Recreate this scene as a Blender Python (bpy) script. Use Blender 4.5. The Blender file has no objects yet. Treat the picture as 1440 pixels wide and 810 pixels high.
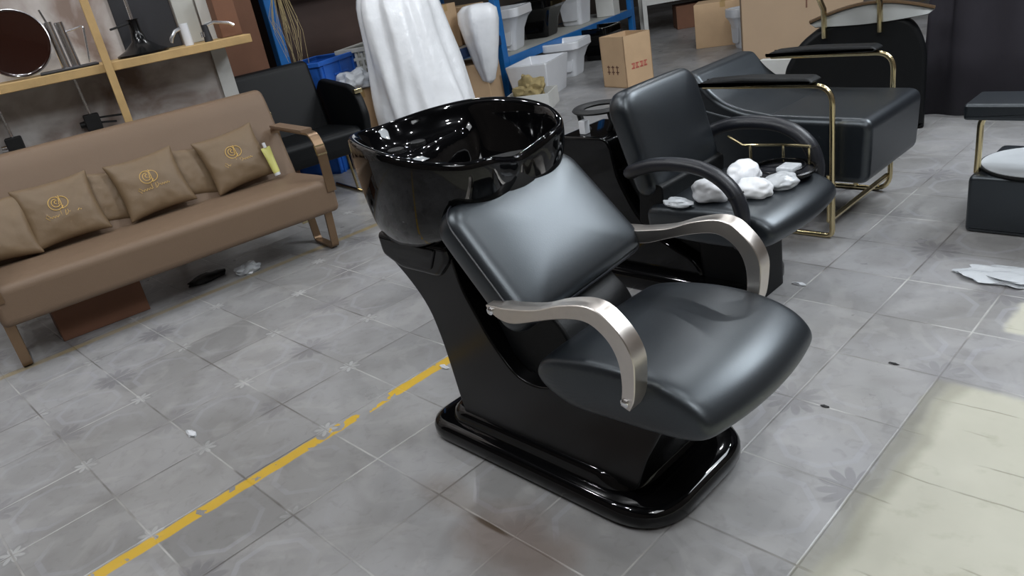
import bpy, bmesh, math, random
from mathutils import Vector, Matrix, noise
random.seed(7)
PI=math.pi
C=bpy.context.scene.collection
FR={}   # authoring frame of every object
# ------------------------------------------------------------------ materials
def new_mat(name):
    m=bpy.data.materials.new(name); m.use_nodes=True
    return m, m.node_tree, m.node_tree.nodes['Principled BSDF']
def lin(c):
    return tuple((v/12.92 if v<=0.04045 else ((v+0.055)/1.055)**2.4) for v in (c[0]/255,c[1]/255,c[2]/255))+(1,)
def mat(name,rgb,rough=.5,metal=0,var=.06,scale=8,bump=0,bscale=60,coat=0,trans=0,alpha=1,aniso=0,spec=None):
    m,nt,b=new_mat(name)
    col=lin(rgb)
    tc=nt.nodes.new('ShaderNodeTexCoord'); nz=nt.nodes.new('ShaderNodeTexNoise'); nz.inputs['Scale'].default_value=scale; nz.inputs['Detail'].default_value=4
    nt.links.new(tc.outputs['Object'],nz.inputs['Vector'])
    mr=nt.nodes.new('ShaderNodeMapRange'); mr.inputs['To Min'].default_value=1-var*2; mr.inputs['To Max'].default_value=1+var*2
    nt.links.new(nz.outputs['Fac'],mr.inputs['Value'])
    mx=nt.nodes.new('ShaderNodeVectorMath'); mx.operation='SCALE'; mx.inputs[0].default_value=col[:3]
    nt.links.new(mr.outputs[0],mx.inputs['Scale']); nt.links.new(mx.outputs[0],b.inputs['Base Color'])
    b.inputs['Roughness'].default_value=rough; b.inputs['Metallic'].default_value=metal
    if coat: b.inputs['Coat Weight'].default_value=coat; b.inputs['Coat Roughness'].default_value=.03
    if trans: b.inputs['Transmission Weight'].default_value=trans
    if alpha<1: b.inputs['Alpha'].default_value=alpha
    if aniso: b.inputs['Anisotropic'].default_value=aniso
    if spec is not None: b.inputs['Specular IOR Level'].default_value=spec
    if bump:
        n2=nt.nodes.new('ShaderNodeTexNoise'); n2.inputs['Scale'].default_value=bscale; n2.inputs['Detail'].default_value=3
        nt.links.new(tc.outputs['Object'],n2.inputs['Vector'])
        bp=nt.nodes.new('ShaderNodeBump'); bp.inputs['Strength'].default_value=bump; bp.inputs['Distance'].default_value=.01
        nt.links.new(n2.outputs['Fac'],bp.inputs['Height']); nt.links.new(bp.outputs[0],b.inputs['Normal'])
    return m
M={}
M['gloss']=mat('glossy_black_plastic',(6,6,7),.045,0,.02,3,spec=.36)
M['shell']=mat('satin_black_plastic',(10,10,11),.20,0,.02,3,spec=.35)
M['leather']=mat('black_leatherette',(15,19,24),.37,0,.03,5,bump=.03,bscale=260,spec=1.0)
M['leather'].node_tree.nodes['Principled BSDF'].inputs['Specular Tint'].default_value=(.86,.94,1,1)
M['leather_dull']=mat('dull_black_leatherette',(8,10,12),.5,0,.03,5,bump=.06,bscale=200,spec=.25)
M['pad']=mat('black_padded_vinyl',(22,24,31),.4,0,.03,5,bump=.08,bscale=150)
M['steel']=mat('brushed_steel',(212,205,198),.36,1,.04,30,aniso=.5)
M['chrome']=mat('chrome',(240,241,244),.16,1,.0)
M['gold']=mat('polished_brass',(214,198,156),.2,1,.02)
M['bronze']=mat('bronze_strap',(132,108,84),.34,.7,.05)
M['brown']=mat('brown_leatherette',(115,95,77),.52,0,.03,3,bump=.06,bscale=180,spec=.35)
M['pillow']=mat('tan_brown_satin',(112,92,68),.55,0,.06,5,bump=.12,bscale=30)
M['goldprint']=mat('gold_print',(214,176,96),.45,.2,.02)
M['wood']=mat('raw_timber',(176,146,98),.7,0,.14,9,bump=.2,bscale=30)
M['card']=mat('corrugated_cardboard',(192,162,128),.8,0,.07,5,bump=.1,bscale=25)
M['card2']=mat('brown_cardboard',(112,76,56),.8,0,.1,5)
M['blue']=mat('blue_rack_paint',(28,104,172),.4,0,.08,9)
M['navy']=mat('dark_blue_rack_paint',(22,42,74),.45,0,.08,9)
M['bluebox']=mat('blue_crate_plastic',(40,96,184),.4,0,.08,7)
M['greybox']=mat('grey_crate_plastic',(176,176,170),.5,0,.05,7)
M['ceramic']=mat('white_ceramic',(214,216,220),.12,0,.02,4)
M['white']=mat('white_plastic_film',(234,236,239),.28,0,.06,6,bump=.9,bscale=9)
M['offwhite']=mat('offwhite_paint',(200,200,196),.55,0,.05,6)
M['cloth']=mat('black_curtain_cloth',(38,35,43),.8,0,.08,5)
M['dark']=mat('dark_grey_metal',(40,40,44),.5,.2,.06,6)
M['darkbrown']=mat('dark_brown_board',(56,38,30),.6,0,.12,3)
M['mirror_brown']=mat('dark_brown_mirror',(38,18,12),.12,0,.05,2,coat=.5)
M['glass']=mat('clear_green_glass',(196,214,204),.04,0,.0,3,trans=.9)
M['tube']=mat('pale_yellow_tube',(206,204,120),.35,0,.04,5)
M['red']=mat('red_carton_print',(186,96,84),.7,0,.1,60)
M['ink']=mat('brown_carton_print',(104,72,56),.8,0,.1,60)
M['straw']=mat('straw_fibre',(186,168,124),.8,0,.12,12)
M['marble']=mat('white_marble_disc',(196,200,203),.22,0,.09,5)
M['litpad']=mat('lit_grey_upholstery',(122,124,122),.42,0,.04,5)  # upholstery top coloured as if lit
M['plastic_bag']=mat('clear_plastic_bag',(226,230,234),.16,0,.02,9,bump=.6,bscale=22,trans=.35)
M['rag']=mat('crumpled_tan_paper',(150,134,92),.8,0,.2,25,bump=.5,bscale=30)
M['boardtan']=mat('plywood_panel',(160,137,112),.7,0,.05,3)
M['rubber']=mat('black_rubber',(14,14,15),.6)
def emit(name,rgb,s):
    m,nt,b=new_mat(name); b.inputs['Base Color'].default_value=(0.8,0.8,0.8,1)
    b.inputs['Emission Color'].default_value=lin(rgb); b.inputs['Emission Strength'].default_value=s
    return m
# ------------------------------------------------------------------ object helpers
def reg(o,parent):
    C.objects.link(o)
    if parent: o.parent=parent
def thing(name,label,cat,loc=(0,0,0),rotz=0,group=None,local=False):
    o=bpy.data.objects.new(name,None); reg(o,None); o.empty_display_size=.1
    o.location=loc; o.rotation_euler=(0,0,rotz); o['label']=label; o['category']=cat
    if group: o['group']=group
    FR[o.name]=Matrix.Identity(4) if local else (Matrix.Translation(Vector(loc))@Matrix.Rotation(rotz,4,'Z')).inverted()
    return o
def tag(o,label,cat,group=None,kind=None):
    o['label']=label; o['category']=cat
    if group:o['group']=group
    if kind:o['kind']=kind
    return o
def part(name,bm,m,parent=None,smooth=True,sub=0,bev=0,angle=40,label=None):
    me=bpy.data.meshes.new(name)
    if parent is not None: bmesh.ops.transform(bm,matrix=FR[parent.name],verts=bm.verts)
    bmesh.ops.recalc_face_normals(bm,faces=bm.faces)
    off=None
    if parent is None:
        # origin at base centre
        xs=[v.co.x for v in bm.verts];ys=[v.co.y for v in bm.verts];zs=[v.co.z for v in bm.verts]
        off=Vector(((min(xs)+max(xs))/2,(min(ys)+max(ys))/2,min(zs)))
        bmesh.ops.translate(bm,vec=-off,verts=bm.verts)
    bm.to_mesh(me); bm.free()
    o=bpy.data.objects.new(name,me); reg(o,parent); me.materials.append(M[m] if isinstance(m,str) else m)
    if off is not None: o.location=off
    FR[o.name]=FR[parent.name] if parent is not None else Matrix.Translation(-off)
    if smooth:
        for p in me.polygons:p.use_smooth=True
        if hasattr(me,'set_sharp_from_angle'): me.set_sharp_from_angle(angle=math.radians(angle))
    if bev:
        b=o.modifiers.new('bevel','BEVEL'); b.width=bev; b.segments=3; b.limit_method='ANGLE'; b.angle_limit=math.radians(35)
        for p in me.polygons:p.use_smooth=True
        w=o.modifiers.new('wn','WEIGHTED_NORMAL'); w.keep_sharp=True
    if smooth and not bev and not sub and m not in ('film',):
        w=o.modifiers.new('wn','WEIGHTED_NORMAL'); w.keep_sharp=True
    if sub:
        s=o.modifiers.new('sub','SUBSURF'); s.levels=sub; s.render_levels=sub
    if label:o['label']=label
    return o
def struct(name,bm,m,**k):
    o=part(name,bm,m,None,**k); o['kind']='structure'; return o
def B(): return bmesh.new()
def box(bm,x0,x1,y0,y1,z0,z1,mtx=None):
    vs=[bm.verts.new((x,y,z)) for x in (x0,x1) for y in (y0,y1) for z in (z0,z1)]
    for f in ((0,1,3,2),(4,6,7,5),(0,4,5,1),(2,3,7,6),(0,2,6,4),(1,5,7,3)): bm.faces.new([vs[i] for i in f])
    if mtx is not None: bmesh.ops.transform(bm,matrix=mtx,verts=vs)
    return bm
def rbox(bm,x0,x1,y0,y1,z0,z1,r=.02,seg=4,mtx=None):
    t=bmesh.new(); box(t,x0,x1,y0,y1,z0,z1)
    bmesh.ops.bevel(t,geom=list(t.edges),offset=r,segments=seg,profile=.5,affect='EDGES')
    me=bpy.data.meshes.new('t'); t.to_mesh(me); t.free()
    if mtx is not None: me.transform(mtx)
    bm.from_mesh(me); bpy.data.meshes.remove(me); return bm
def loft(bm,rings,cap=True,closed=True):
    R=[[bm.verts.new(p) for p in r] for r in rings]; n=len(R[0])
    for a,b in zip(R,R[1:]):
        for i in range(n if closed else n-1):
            j=(i+1)%n
            bm.faces.new((a[i],a[j],b[j],b[i]))
    if cap:
        for r in (R[0],R[-1]):
            try: bm.faces.new(r)
            except ValueError: pass
    return bm
def catmull(P,n=6,closed=False):
    P=[Vector(p) for p in P]; out=[]; m=len(P)
    rng=range(m) if closed else range(m-1)
    for i in rng:
        p0=P[(i-1)%m] if closed or i>0 else P[0]; p1=P[i]; p2=P[(i+1)%m]; p3=P[(i+2)%m] if closed or i+2<m else P[-1]
        for k in range(n):
            t=k/n
            out.append(.5*((2*p1)+(-p0+p2)*t+(2*p0-5*p1+4*p2-p3)*t*t+(-p0+3*p1-3*p2+p3)*t**3))
    if not closed: out.append(P[-1])
    return out
def tube(bm,pts,r,n=10,cap=True,closed=False,ry=None,prof=None):
    """sweep; r radius or list of radii"""
    P=[Vector(p) for p in pts]; m=len(P); rings=[]; up=None
    for i,p in enumerate(P):
        a=P[(i-1)%m] if closed or i>0 else P[0]; b=P[(i+1)%m] if closed or i<m-1 else P[-1]
        t=(b-a).normalized()
        if up is None:
            up=Vector((0,0,1)) if abs(t.z)<.9 else Vector((0,1,0))
        x=(up-t*up.dot(t)).normalized(); y=t.cross(x); up=x
        rr=r[i] if isinstance(r,(list,tuple)) else r
        ring=[]
        for k in range(n):
            an=2*PI*k/n
            ring.append(p+x*math.cos(an)*rr+y*math.sin(an)*(ry if ry else rr))
        rings.append(ring)
    if closed: rings.append(rings[0])
    if closed:
        R=[[bm.verts.new(q) for q in ring] for ring in rings[:-1]]
        for i in range(m):
            a,b2=R[i],R[(i+1)%m]
            for k in range(n): bm.faces.new((a[k],a[(k+1)%n],b2[(k+1)%n],b2[k]))
    else: loft(bm,rings,cap)
    return bm
def lathe(bm,prof,c=(0,0,0),n=32,mtx=None,cap=True):
    rings=[[Vector((c[0]+r*math.cos(2*PI*k/n),c[1]+r*math.sin(2*PI*k/n),c[2]+z)) for k in range(n)] for r,z in prof]
    if mtx is not None: rings=[[mtx@p for p in r] for r in rings]
    return loft(bm,rings,cap)
def prism(bm,poly,y0,y1,r=0,seg=4,axis='y'):
    """extrude polygon of (x,z) from y0 to y1, rounding the ends by radius r"""
    def inset(poly,d):
        if d<=1e-6: return poly
        n=len(poly); area=sum(poly[i][0]*poly[(i+1)%n][1]-poly[(i+1)%n][0]*poly[i][1] for i in range(n)); sg=1 if area>0 else -1
        out=[]
        for i in range(n):
            a=Vector(poly[i-1]);b=Vector(poly[i]);c=Vector(poly[(i+1)%n])
            e1=(b-a).normalized();e2=(c-b).normalized()
            n1=Vector((-e1.y,e1.x))*sg;n2=Vector((-e2.y,e2.x))*sg
            nn=(n1+n2); 
            if nn.length<.3: nn=n1
            nn.normalize(); k=d/max(.5,nn.dot(n1)); q=b+nn*k; out.append((q.x,q.y))
        return out
    secs=[]
    if r>0:
        for i in range(seg+1):
            a=PI/2*i/seg; secs.append((y0+r*(1-math.sin(a)),r*(1-math.cos(a)))) 
        secs=[(y0+r*(1-math.cos(PI/2*i/seg)),r*(1-math.sin(PI/2*i/seg))) for i in range(seg+1)]
        secs+=[(y1-(s[0]-y0),s[1]) for s in reversed(secs)]
    else: secs=[(y0,0),(y1,0)]
    rings=[]
    for y,d in secs:
        q=inset(poly,d)
        if axis=='y': rings.append([Vector((a,y,b)) for a,b in q])
        elif axis=='x': rings.append([Vector((y,a,b)) for a,b in q])
        else: rings.append([Vector((a,b,y)) for a,b in q])
    return loft(bm,rings)
def rpoly(pts,r=.03,seg=5):
    """round polygon corners"""
    out=[]; n=len(pts)
    for i in range(n):
        a,b,c=Vector(pts[i-1]),Vector(pts[i]),Vector(pts[(i+1)%n])
        rr=r[i] if isinstance(r,(list,tuple)) else r
        d1=(a-b);d2=(c-b); k=min(rr,d1.length*.48,d2.length*.48)
        p=b+d1.normalized()*k;q=b+d2.normalized()*k
        for s in range(seg+1):
            t=s/seg; v=p*(1-t)**2+b*2*t*(1-t)+q*t*t; out.append((v.x,v.y))
    return out
def pathround(pts,r,seg=6):
    P=[Vector(p) for p in pts]; out=[P[0]]
    for i in range(1,len(P)-1):
        a,b,c=P[i-1],P[i],P[i+1]; d1=a-b;d2=c-b; k=min(r,d1.length*.49,d2.length*.49)
        p=b+d1.normalized()*k;q=b+d2.normalized()*k
        for s in range(seg+1):
            t=s/seg; out.append(p*(1-t)**2+b*2*t*(1-t)+q*t*t)
    out.append(P[-1]); return out
def frame(origin,yaw):
    """local frame: x = forward (n), y = along; z up"""
    return Matrix.Translation(Vector(origin))@Matrix.Rotation(yaw,4,'Z')
# ------------------------------------------------------------------ camera
cam=bpy.data.cameras.new('camera'); co=bpy.data.objects.new('camera',cam); C.objects.link(co)
cam.sensor_width=36; cam.lens=1062.378/1440*36; cam.clip_end=80
Rw=((0.70174183,0.69205953,-0.16915082),(0.17508211,-0.39767006,-0.90066907),(-0.69058284,0.60242189,-0.40022896))
rx,ry,rz=[Vector(r) for r in Rw]
mw=Matrix((rx,-ry,-rz)).transposed().to_4x4(); mw.translation=Vector((2.88895,-0.32814,1.42727))
co.matrix_world=mw; bpy.context.scene.camera=co
S=0.32
# ------------------------------------------------------------------ floor material
def floor_mat():
    m,nt,b=new_mat('patterned_grey_floor_tiles'); N=nt.nodes; L=nt.links
    def nd(t,**k):
        n=N.new(t)
        for a,v in k.items(): setattr(n,a,v)
        return n
    def mth(op,a,b_=None,c=None,clamp=False):
        n=nd('ShaderNodeMath',operation=op); n.use_clamp=clamp
        for i,v in enumerate((a,b_,c)):
            if v is None: continue
            if isinstance(v,(int,float)): n.inputs[i].default_value=v
            else: L.new(v,n.inputs[i])
        return n.outputs[0]
    geo=nd('ShaderNodeNewGeometry'); sep=nd('ShaderNodeSeparateXYZ'); L.new(geo.outputs['Position'],sep.inputs[0])
    X,Y=sep.outputs[0],sep.outputs[1]
    def noisef(scale,detail=3,vec=None,dist=0):
        n=nd('ShaderNodeTexNoise'); n.inputs['Scale'].default_value=scale; n.inputs['Detail'].default_value=detail; n.inputs['Distortion'].default_value=dist
        L.new(vec or geo.outputs['Position'],n.inputs['Vector']); return n.outputs['Fac']
    def smooth(v,a,b_):
        n=nd('ShaderNodeMapRange',interpolation_type='SMOOTHSTEP'); L.new(v,n.inputs[0]); n.inputs[1].default_value=a;n.inputs[2].default_value=b_; return n.outputs[0]
    def mixc(f,a,b_):
        n=nd('ShaderNodeMix',data_type='RGBA'); 
        if isinstance(f,(int,float)): n.inputs[0].default_value=f
        else: L.new(f,n.inputs[0])
        for i,v in ((6,a),(7,b_)):
            if isinstance(v,tuple): n.inputs[i].default_value=v
            else: L.new(v,n.inputs[i])
        return n.outputs[2]
    U=mth('DIVIDE',X,S);V=mth('DIVIDE',Y,S)
    fu=mth('PINGPONG',U,.5);fv=mth('PINGPONG',V,.5)         # distance to nearest grid line
    near=mth('MINIMUM',fu,fv)
    # jittered grout
    gn=noisef(9)
    grout=mth('SUBTRACT',1,smooth(mth('ADD',near,mth('MULTIPLY',gn,.006)),.006,.018),clamp=True)
    # only some grout is pale
    gpale=smooth(noisef(2.3,2),.42,.60)
    # per tile value
    cu=mth('FLOOR',U);cv=mth('FLOOR',V)
    cb=nd('ShaderNodeCombineXYZ'); L.new(cu,cb.inputs[0]);L.new(cv,cb.inputs[1])
    wn=nd('ShaderNodeTexWhiteNoise',noise_dimensions='2D'); L.new(cb.outputs[0],wn.inputs['Vector'])
    # corner ids
    ru=mth('ROUND',U);rv=mth('ROUND',V); par=mth('PINGPONG',mth('ADD',ru,rv),1)  # 0 even,1 odd
    du=mth('SUBTRACT',U,ru);dv=mth('SUBTRACT',V,rv)
    rad=mth('SQRT',mth('ADD',mth('MULTIPLY',du,du),mth('MULTIPLY',dv,dv)))
    ang=mth('ARCTAN2',dv,du)
    pet=mth('ABSOLUTE',mth('COSINE',mth('MULTIPLY',ang,4)))
    flower=mth('MULTIPLY',mth('SUBTRACT',1,smooth(mth('SUBTRACT',rad,mth('MULTIPLY',pet,.09)),.035,.055)),mth('SUBTRACT',1,par),clamp=True)
    diam=mth('MULTIPLY',mth('SUBTRACT',1,smooth(mth('MAXIMUM',mth('ABSOLUTE',du),mth('ABSOLUTE',dv)),.12,.135)),mth('SUBTRACT',1,par),clamp=True)
    pet2=mth('POWER',mth('ABSOLUTE',mth('COSINE',mth('MULTIPLY',ang,6))),.7)
    leaf=mth('MULTIPLY',mth('SUBTRACT',1,smooth(mth('SUBTRACT',rad,mth('MULTIPLY',pet2,.17)),.10,.15)),par,clamp=True)
    # octagon outline in each tile (centre distance)
    cu2=mth('SUBTRACT',.5,fu);cv2=mth('SUBTRACT',.5,fv)
    octd=mth('MAXIMUM',mth('MAXIMUM',cu2,cv2),mth('MULTIPLY',mth('ADD',cu2,cv2),.72))
    octl=mth('SUBTRACT',1,smooth(mth('ABSOLUTE',mth('SUBTRACT',octd,.36)),.02,.035),clamp=True)
    worn=smooth(noisef(1.6,4,dist=.6),.38,.62)
    base=mixc(wn.outputs['Value'],lin((126,125,124)),lin((145,144,143)))
    base=mixc(mth('MULTIPLY',smooth(noisef(1.1,5,dist=1.0),.35,.7),.5),base,lin((168,168,171)))
    base=mixc(mth('MULTIPLY',smooth(noisef(5,6,dist=.4),.45,.75),.30),base,lin((98,95,92)))
    base=mixc(mth('MULTIPLY',octl,mth('MULTIPLY',worn,.34)),base,lin((164,164,172)))
    base=mixc(mth('MULTIPLY',leaf,mth('MULTIPLY',worn,.42)),base,lin((98,96,102)))
    base=mixc(mth('MULTIPLY',diam,.2),base,lin((104,104,104)))
    leftm=mth('SUBTRACT',1,smooth(mth('ADD',X,mth('MULTIPLY',noisef(1.5,3),.8)),1.0,1.9),clamp=True)
    base=mixc(mth('MULTIPLY',flower,mth('MULTIPLY',mth('ADD',mth('MULTIPLY',leftm,.85),.15),mth('MULTIPLY',smooth(noisef(8,4),.30,.55),.62))),base,lin((182,182,182)))
    base=mixc(mth('MULTIPLY',smooth(noisef(26,8,dist=.8),.52,.70),.16),base,lin((92,88,84)))
    base=mixc(mth('MULTIPLY',smooth(noisef(3.1,8,dist=2.0),.50,.62),.16),base,lin((182,180,178)))
    gc=mixc(gpale,lin((92,88,84)),lin((188,187,184)))
    base=mixc(mth('MULTIPLY',grout,mth('ADD',.25,mth('MULTIPLY',smooth(noisef(3.7,4),.36,.6),.6))),base,gc)
    # dirty brown stain by the base
    def patch(cx,cy,sx,sy,a,b_):
        d=mth('SQRT',mth('ADD',mth('POWER',mth('DIVIDE',mth('SUBTRACT',X,cx),sx),2),mth('POWER',mth('DIVIDE',mth('SUBTRACT',Y,cy),sy),2)))
        return mth('SUBTRACT',1,smooth(mth('ADD',d,mth('MULTIPLY',mth('SUBTRACT',noisef(7,4),.5),.9)),a,b_),clamp=True)
    base=mixc(mth('MULTIPLY',patch(1.62,.62,.26,.16,.3,1.1),.6),base,lin((112,96,86)))
    base=mixc(mth('MULTIPLY',patch(1.30,.66,.16,.08,.3,1.1),.4),base,lin((116,104,94)))
    # broken strip along joint
    base=mixc(mth('MULTIPLY',patch(1.52,.634,.11,.012,.3,1.0),.85),base,lin((70,56,42)))
    # bare cement area x>2.24,y<1.92
    jx=mth('ADD',X,mth('MULTIPLY',mth('SUBTRACT',noisef(6,5),.5),.07)); jy=mth('ADD',Y,mth('MULTIPLY',mth('SUBTRACT',noisef(5,5),.5),.06))
    inx=smooth(jx,2.265,2.30); iny=mth('SUBTRACT',1,smooth(jy,1.88,1.915))
    cem=mth('MULTIPLY',inx,iny,clamp=True)
    cem2=mth('MULTIPLY',smooth(jx,2.30,2.33),smooth(jy,2.27,2.30),clamp=True); cem2=mth('MULTIPLY',cem2,mth('SUBTRACT',1,smooth(jy,2.50,2.53)),clamp=True)
    cem=mth('MAXIMUM',cem,cem2)
    bv=nd('ShaderNodeMapping'); bv.inputs['Scale'].default_value=(1,1,1); L.new(geo.outputs['Position'],bv.inputs[0])
    bl=mth('PINGPONG',mth('ADD',mth('DIVIDE',Y,.13),mth('MULTIPLY',noisef(3,3),.35)),.5)
    crack=mth('MULTIPLY',mth('SUBTRACT',1,smooth(bl,.0,.035)),smooth(noisef(4.5,3),.46,.56),clamp=True)
    ccol=mixc(noisef(3,5),lin((166,164,149)),lin((190,188,174)))
    ccol=mixc(mth('MULTIPLY',smooth(noisef(14,6),.56,.72),.35),ccol,lin((150,148,130)))
    ccol=mixc(mth('MULTIPLY',crack,.5),ccol,lin((112,108,92)))
    edge=mth('MULTIPLY',mth('MULTIPLY',smooth(jx,2.235,2.25),mth('SUBTRACT',1,smooth(jx,2.30,2.345))),mth('SUBTRACT',1,smooth(jy,1.88,1.93)),clamp=True)
    base=mixc(cem,base,ccol)
    base=mixc(mth('MULTIPLY',edge,.6),base,lin((132,130,116)))
    # yellow line 1
    wob=mth('MULTIPLY',mth('SUBTRACT',noisef(14,5),.5),.016)
    y1=mth('SUBTRACT',1,smooth(mth('ABSOLUTE',mth('ADD',mth('SUBTRACT',X,.673),wob)),.021,.029),clamp=True)
    wear=mth('SUBTRACT',1,smooth(mth('ABSOLUTE',mth('SUBTRACT',Y,.74)),.08,.34),clamp=True)
    wearn=mth('GREATER_THAN',mth('ADD',noisef(16,6),mth('MULTIPLY',wear,-.13)),.37)
    y1=mth('MULTIPLY',y1,wearn)
    base=mixc(mth('MULTIPLY',y1,.92),base,lin((206,166,36)))
    # yellow-brown old line by the sofa
    x2=mth('SUBTRACT',X,mth('ADD',mth('MULTIPLY',Y,.055),-1.262))
    y2=mth('SUBTRACT',1,smooth(mth('ABSOLUTE',mth('ADD',x2,wob)),.018,.034),clamp=True)
    base=mixc(mth('MULTIPLY',y2,mth('ADD',mth('MULTIPLY',noisef(6,5),.7),.2)),base,lin((150,128,72)))
    L.new(base,b.inputs['Base Color'])
    rg=mixc(cem,(.33,.33,.33,1),(.62,.62,.62,1))
    rr=nd('ShaderNodeSeparateColor'); L.new(rg,rr.inputs[0])
    L.new(mth('ADD',rr.outputs[0],mth('MULTIPLY',mth('SUBTRACT',noisef(4,5),.5),.3)),b.inputs['Roughness'])
    b.inputs['Specular IOR Level'].default_value=.4
    h=mth('SUBTRACT',mth('MULTIPLY',noisef(35,3),.15),mth('ADD',mth('MULTIPLY',grout,mth('SUBTRACT',1,cem)),mth('MULTIPLY',mth('MULTIPLY',crack,.8),cem)))
    h=mth('ADD',h,mth('MULTIPLY',cem,-.8))
    bp=nd('ShaderNodeBump'); bp.inputs['Strength'].default_value=.35; bp.inputs['Distance'].default_value=.004
    L.new(h,bp.inputs['Height']); L.new(bp.outputs[0],b.inputs['Normal'])
    return m
bm=B(); box(bm,-7,6,-4,13,-.1,0); struct('floor',bm,floor_mat(),smooth=False)
def wall_mat(name,a,b_,sc=1.2):
    m,nt,b=new_mat(name); tc=nt.nodes.new('ShaderNodeNewGeometry'); nz=nt.nodes.new('ShaderNodeTexNoise'); nz.inputs['Scale'].default_value=sc; nz.inputs['Detail'].default_value=6; nz.inputs['Distortion'].default_value=.5
    nt.links.new(tc.outputs['Position'],nz.inputs['Vector']); r=nt.nodes.new('ShaderNodeValToRGB')
    r.color_ramp.elements[0].position=.36; r.color_ramp.elements[0].color=lin(a); r.color_ramp.elements[1].position=.62; r.color_ramp.elements[1].color=lin(b_)
    nt.links.new(nz.outputs['Fac'],r.inputs[0]); nt.links.new(r.outputs[0],b.inputs['Base Color']); b.inputs['Roughness'].default_value=.8
    return m
M['plaster']=wall_mat('stained_plaster_wall',(128,110,100),(214,211,208),2.6)
M['farwall']=wall_mat('dim_warehouse_wall',(70,62,56),(88,80,74),.6)
M['ceilm']=wall_mat('warehouse_ceiling',(58,58,60),(70,70,73),.4)
CH=4.4
bm=B(); box(bm,-7.1,-7,-4,13,0,CH); struct('wall_left',bm,'farwall',smooth=False)
bm=B(); box(bm,-7,6,13,13.1,0,CH); struct('wall_back',bm,'farwall',smooth=False)
bm=B(); box(bm,6,6.1,-4,13,0,CH); struct('wall_right',bm,'farwall',smooth=False)
bm=B(); box(bm,-7,6,-4.1,-4,0,CH); struct('wall_front',bm,'farwall',smooth=False)
bm=B(); box(bm,-7,6,-4,13,CH,CH+.1); struct('ceiling',bm,'ceilm',smooth=False)
# ------------------------------------------------------------------ lights
lampm=emit('lamp_glow',(255,252,244),60)
tubem=emit('led_panel_glow',(232,240,255),9)
k=0
def ceiling_lamp(x,y,z=CH,r=.05,pw=42):
    t=thing('ceiling_lamp','small round ceiling spotlight above the showroom floor','lamp',(x,y,z-.12),0,'round spotlights under the ceiling',local=True)
    bm=B(); lathe(bm,[(.012,.12),(.03,.11),(r+.02,.05),(r+.02,.0),(r,.0)],n=16); part('lamp_housing',bm,'dark',t)
    bm=B(); lathe(bm,[(.001,-.006),(r*.9,-.004),(r*.9,.004)],n=16,cap=True); part('bulb',bm,lampm,t)
    l=bpy.data.lights.new('lamp_light','POINT'); l.energy=pw; l.shadow_soft_size=.055; l.color=(.94,.97,1); o=bpy.data.objects.new('lamp_light',l); C.objects.link(o); o.location=(x,y,z-.2)
LAMPS=[(-1.0,.2),(-.3,-.9),(1.0,-1.2),(-1.4,1.0),(-.2,2.6),(1.2,3.6),(2.6,4.6),(-2.4,3.6),(0.2,5.6),(1.9,6.6),(-1.4,7.0),(3.6,2.2),(.6,-.6),(3.8,-.8),(2.4,1.0),(-.6,-1.6),(4.2,5.2)]
for x,y in LAMPS: ceiling_lamp(x,y)
def panel(x,y,sx,sy,pw,col=(1,1,1),z=CH-.05,rot=(0,0,0)):  # panels added out of view as soft fill light
    t=thing('fill_panel','rectangular soft-fill light panel added under the ceiling, out of view','light',(x,y,z),0,'added fill-light panels under the ceiling',local=True); 
    bm=B(); box(bm,-sx/2-.03,sx/2+.03,-sy/2-.03,sy/2+.03,0,.04); part('panel_frame',bm,'offwhite',t,smooth=False)
    l=bpy.data.lights.new('panel_light','AREA'); l.shape='RECTANGLE'; l.size=sx; l.size_y=sy; l.energy=pw; l.color=col
    o=bpy.data.objects.new('panel_light',l); C.objects.link(o); o.location=(x,y,z-.01)
    return o
panel(3.7,5.3,2.6,2.2,185,(.86,.93,1))  # placed to give the black leather its broad bluish highlight
panel(4.4,-.6,1.8,1.8,60,(.94,.97,1))
w=bpy.data.worlds.new('world'); bpy.context.scene.world=w; w.use_nodes=True
w.node_tree.nodes['Background'].inputs[0].default_value=(.8,.85,.9,1); w.node_tree.nodes['Background'].inputs[1].default_value=.34
# ================================================================== SHAMPOO CHAIR (main)
YC=1.075
t=thing('shampoo_chair','glossy black backwash chair with tilted basin and brushed steel armrests, nearest','salon chair',(1.45,YC,0))
def plan_ring(pl,z): return [Vector((a,b,z)) for a,b in pl]
def rrect(x0,x1,y0,y1,rb,rf,seg=10):
    return rpoly([(x0,y0),(x1,y0),(x1,y1),(x0,y1)],[rb,rf,rf,rb],seg)
bm=B()
levels=[(0,.012),(.02,0),(.045,0),(.062,.006),(.07,.02),(.073,.05)]
rings=[]
for z,d in levels: rings.append(plan_ring(rrect(1.0+d,1.95-d,.822+d,1.328-d,.10,.17),z))
loft(bm,rings); base=part('base_plate',bm,'gloss',t,angle=60)
bm=B(); rings=[]
for z,d in [(.066,0),(.10,.008),(.112,.02),(.115,.04)]: rings.append(plan_ring(rrect(1.07+d,1.84-d,.865+d,1.285-d,.08,.12),z))
loft(bm,rings); part('base_step',bm,'gloss',t,angle=60)
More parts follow.
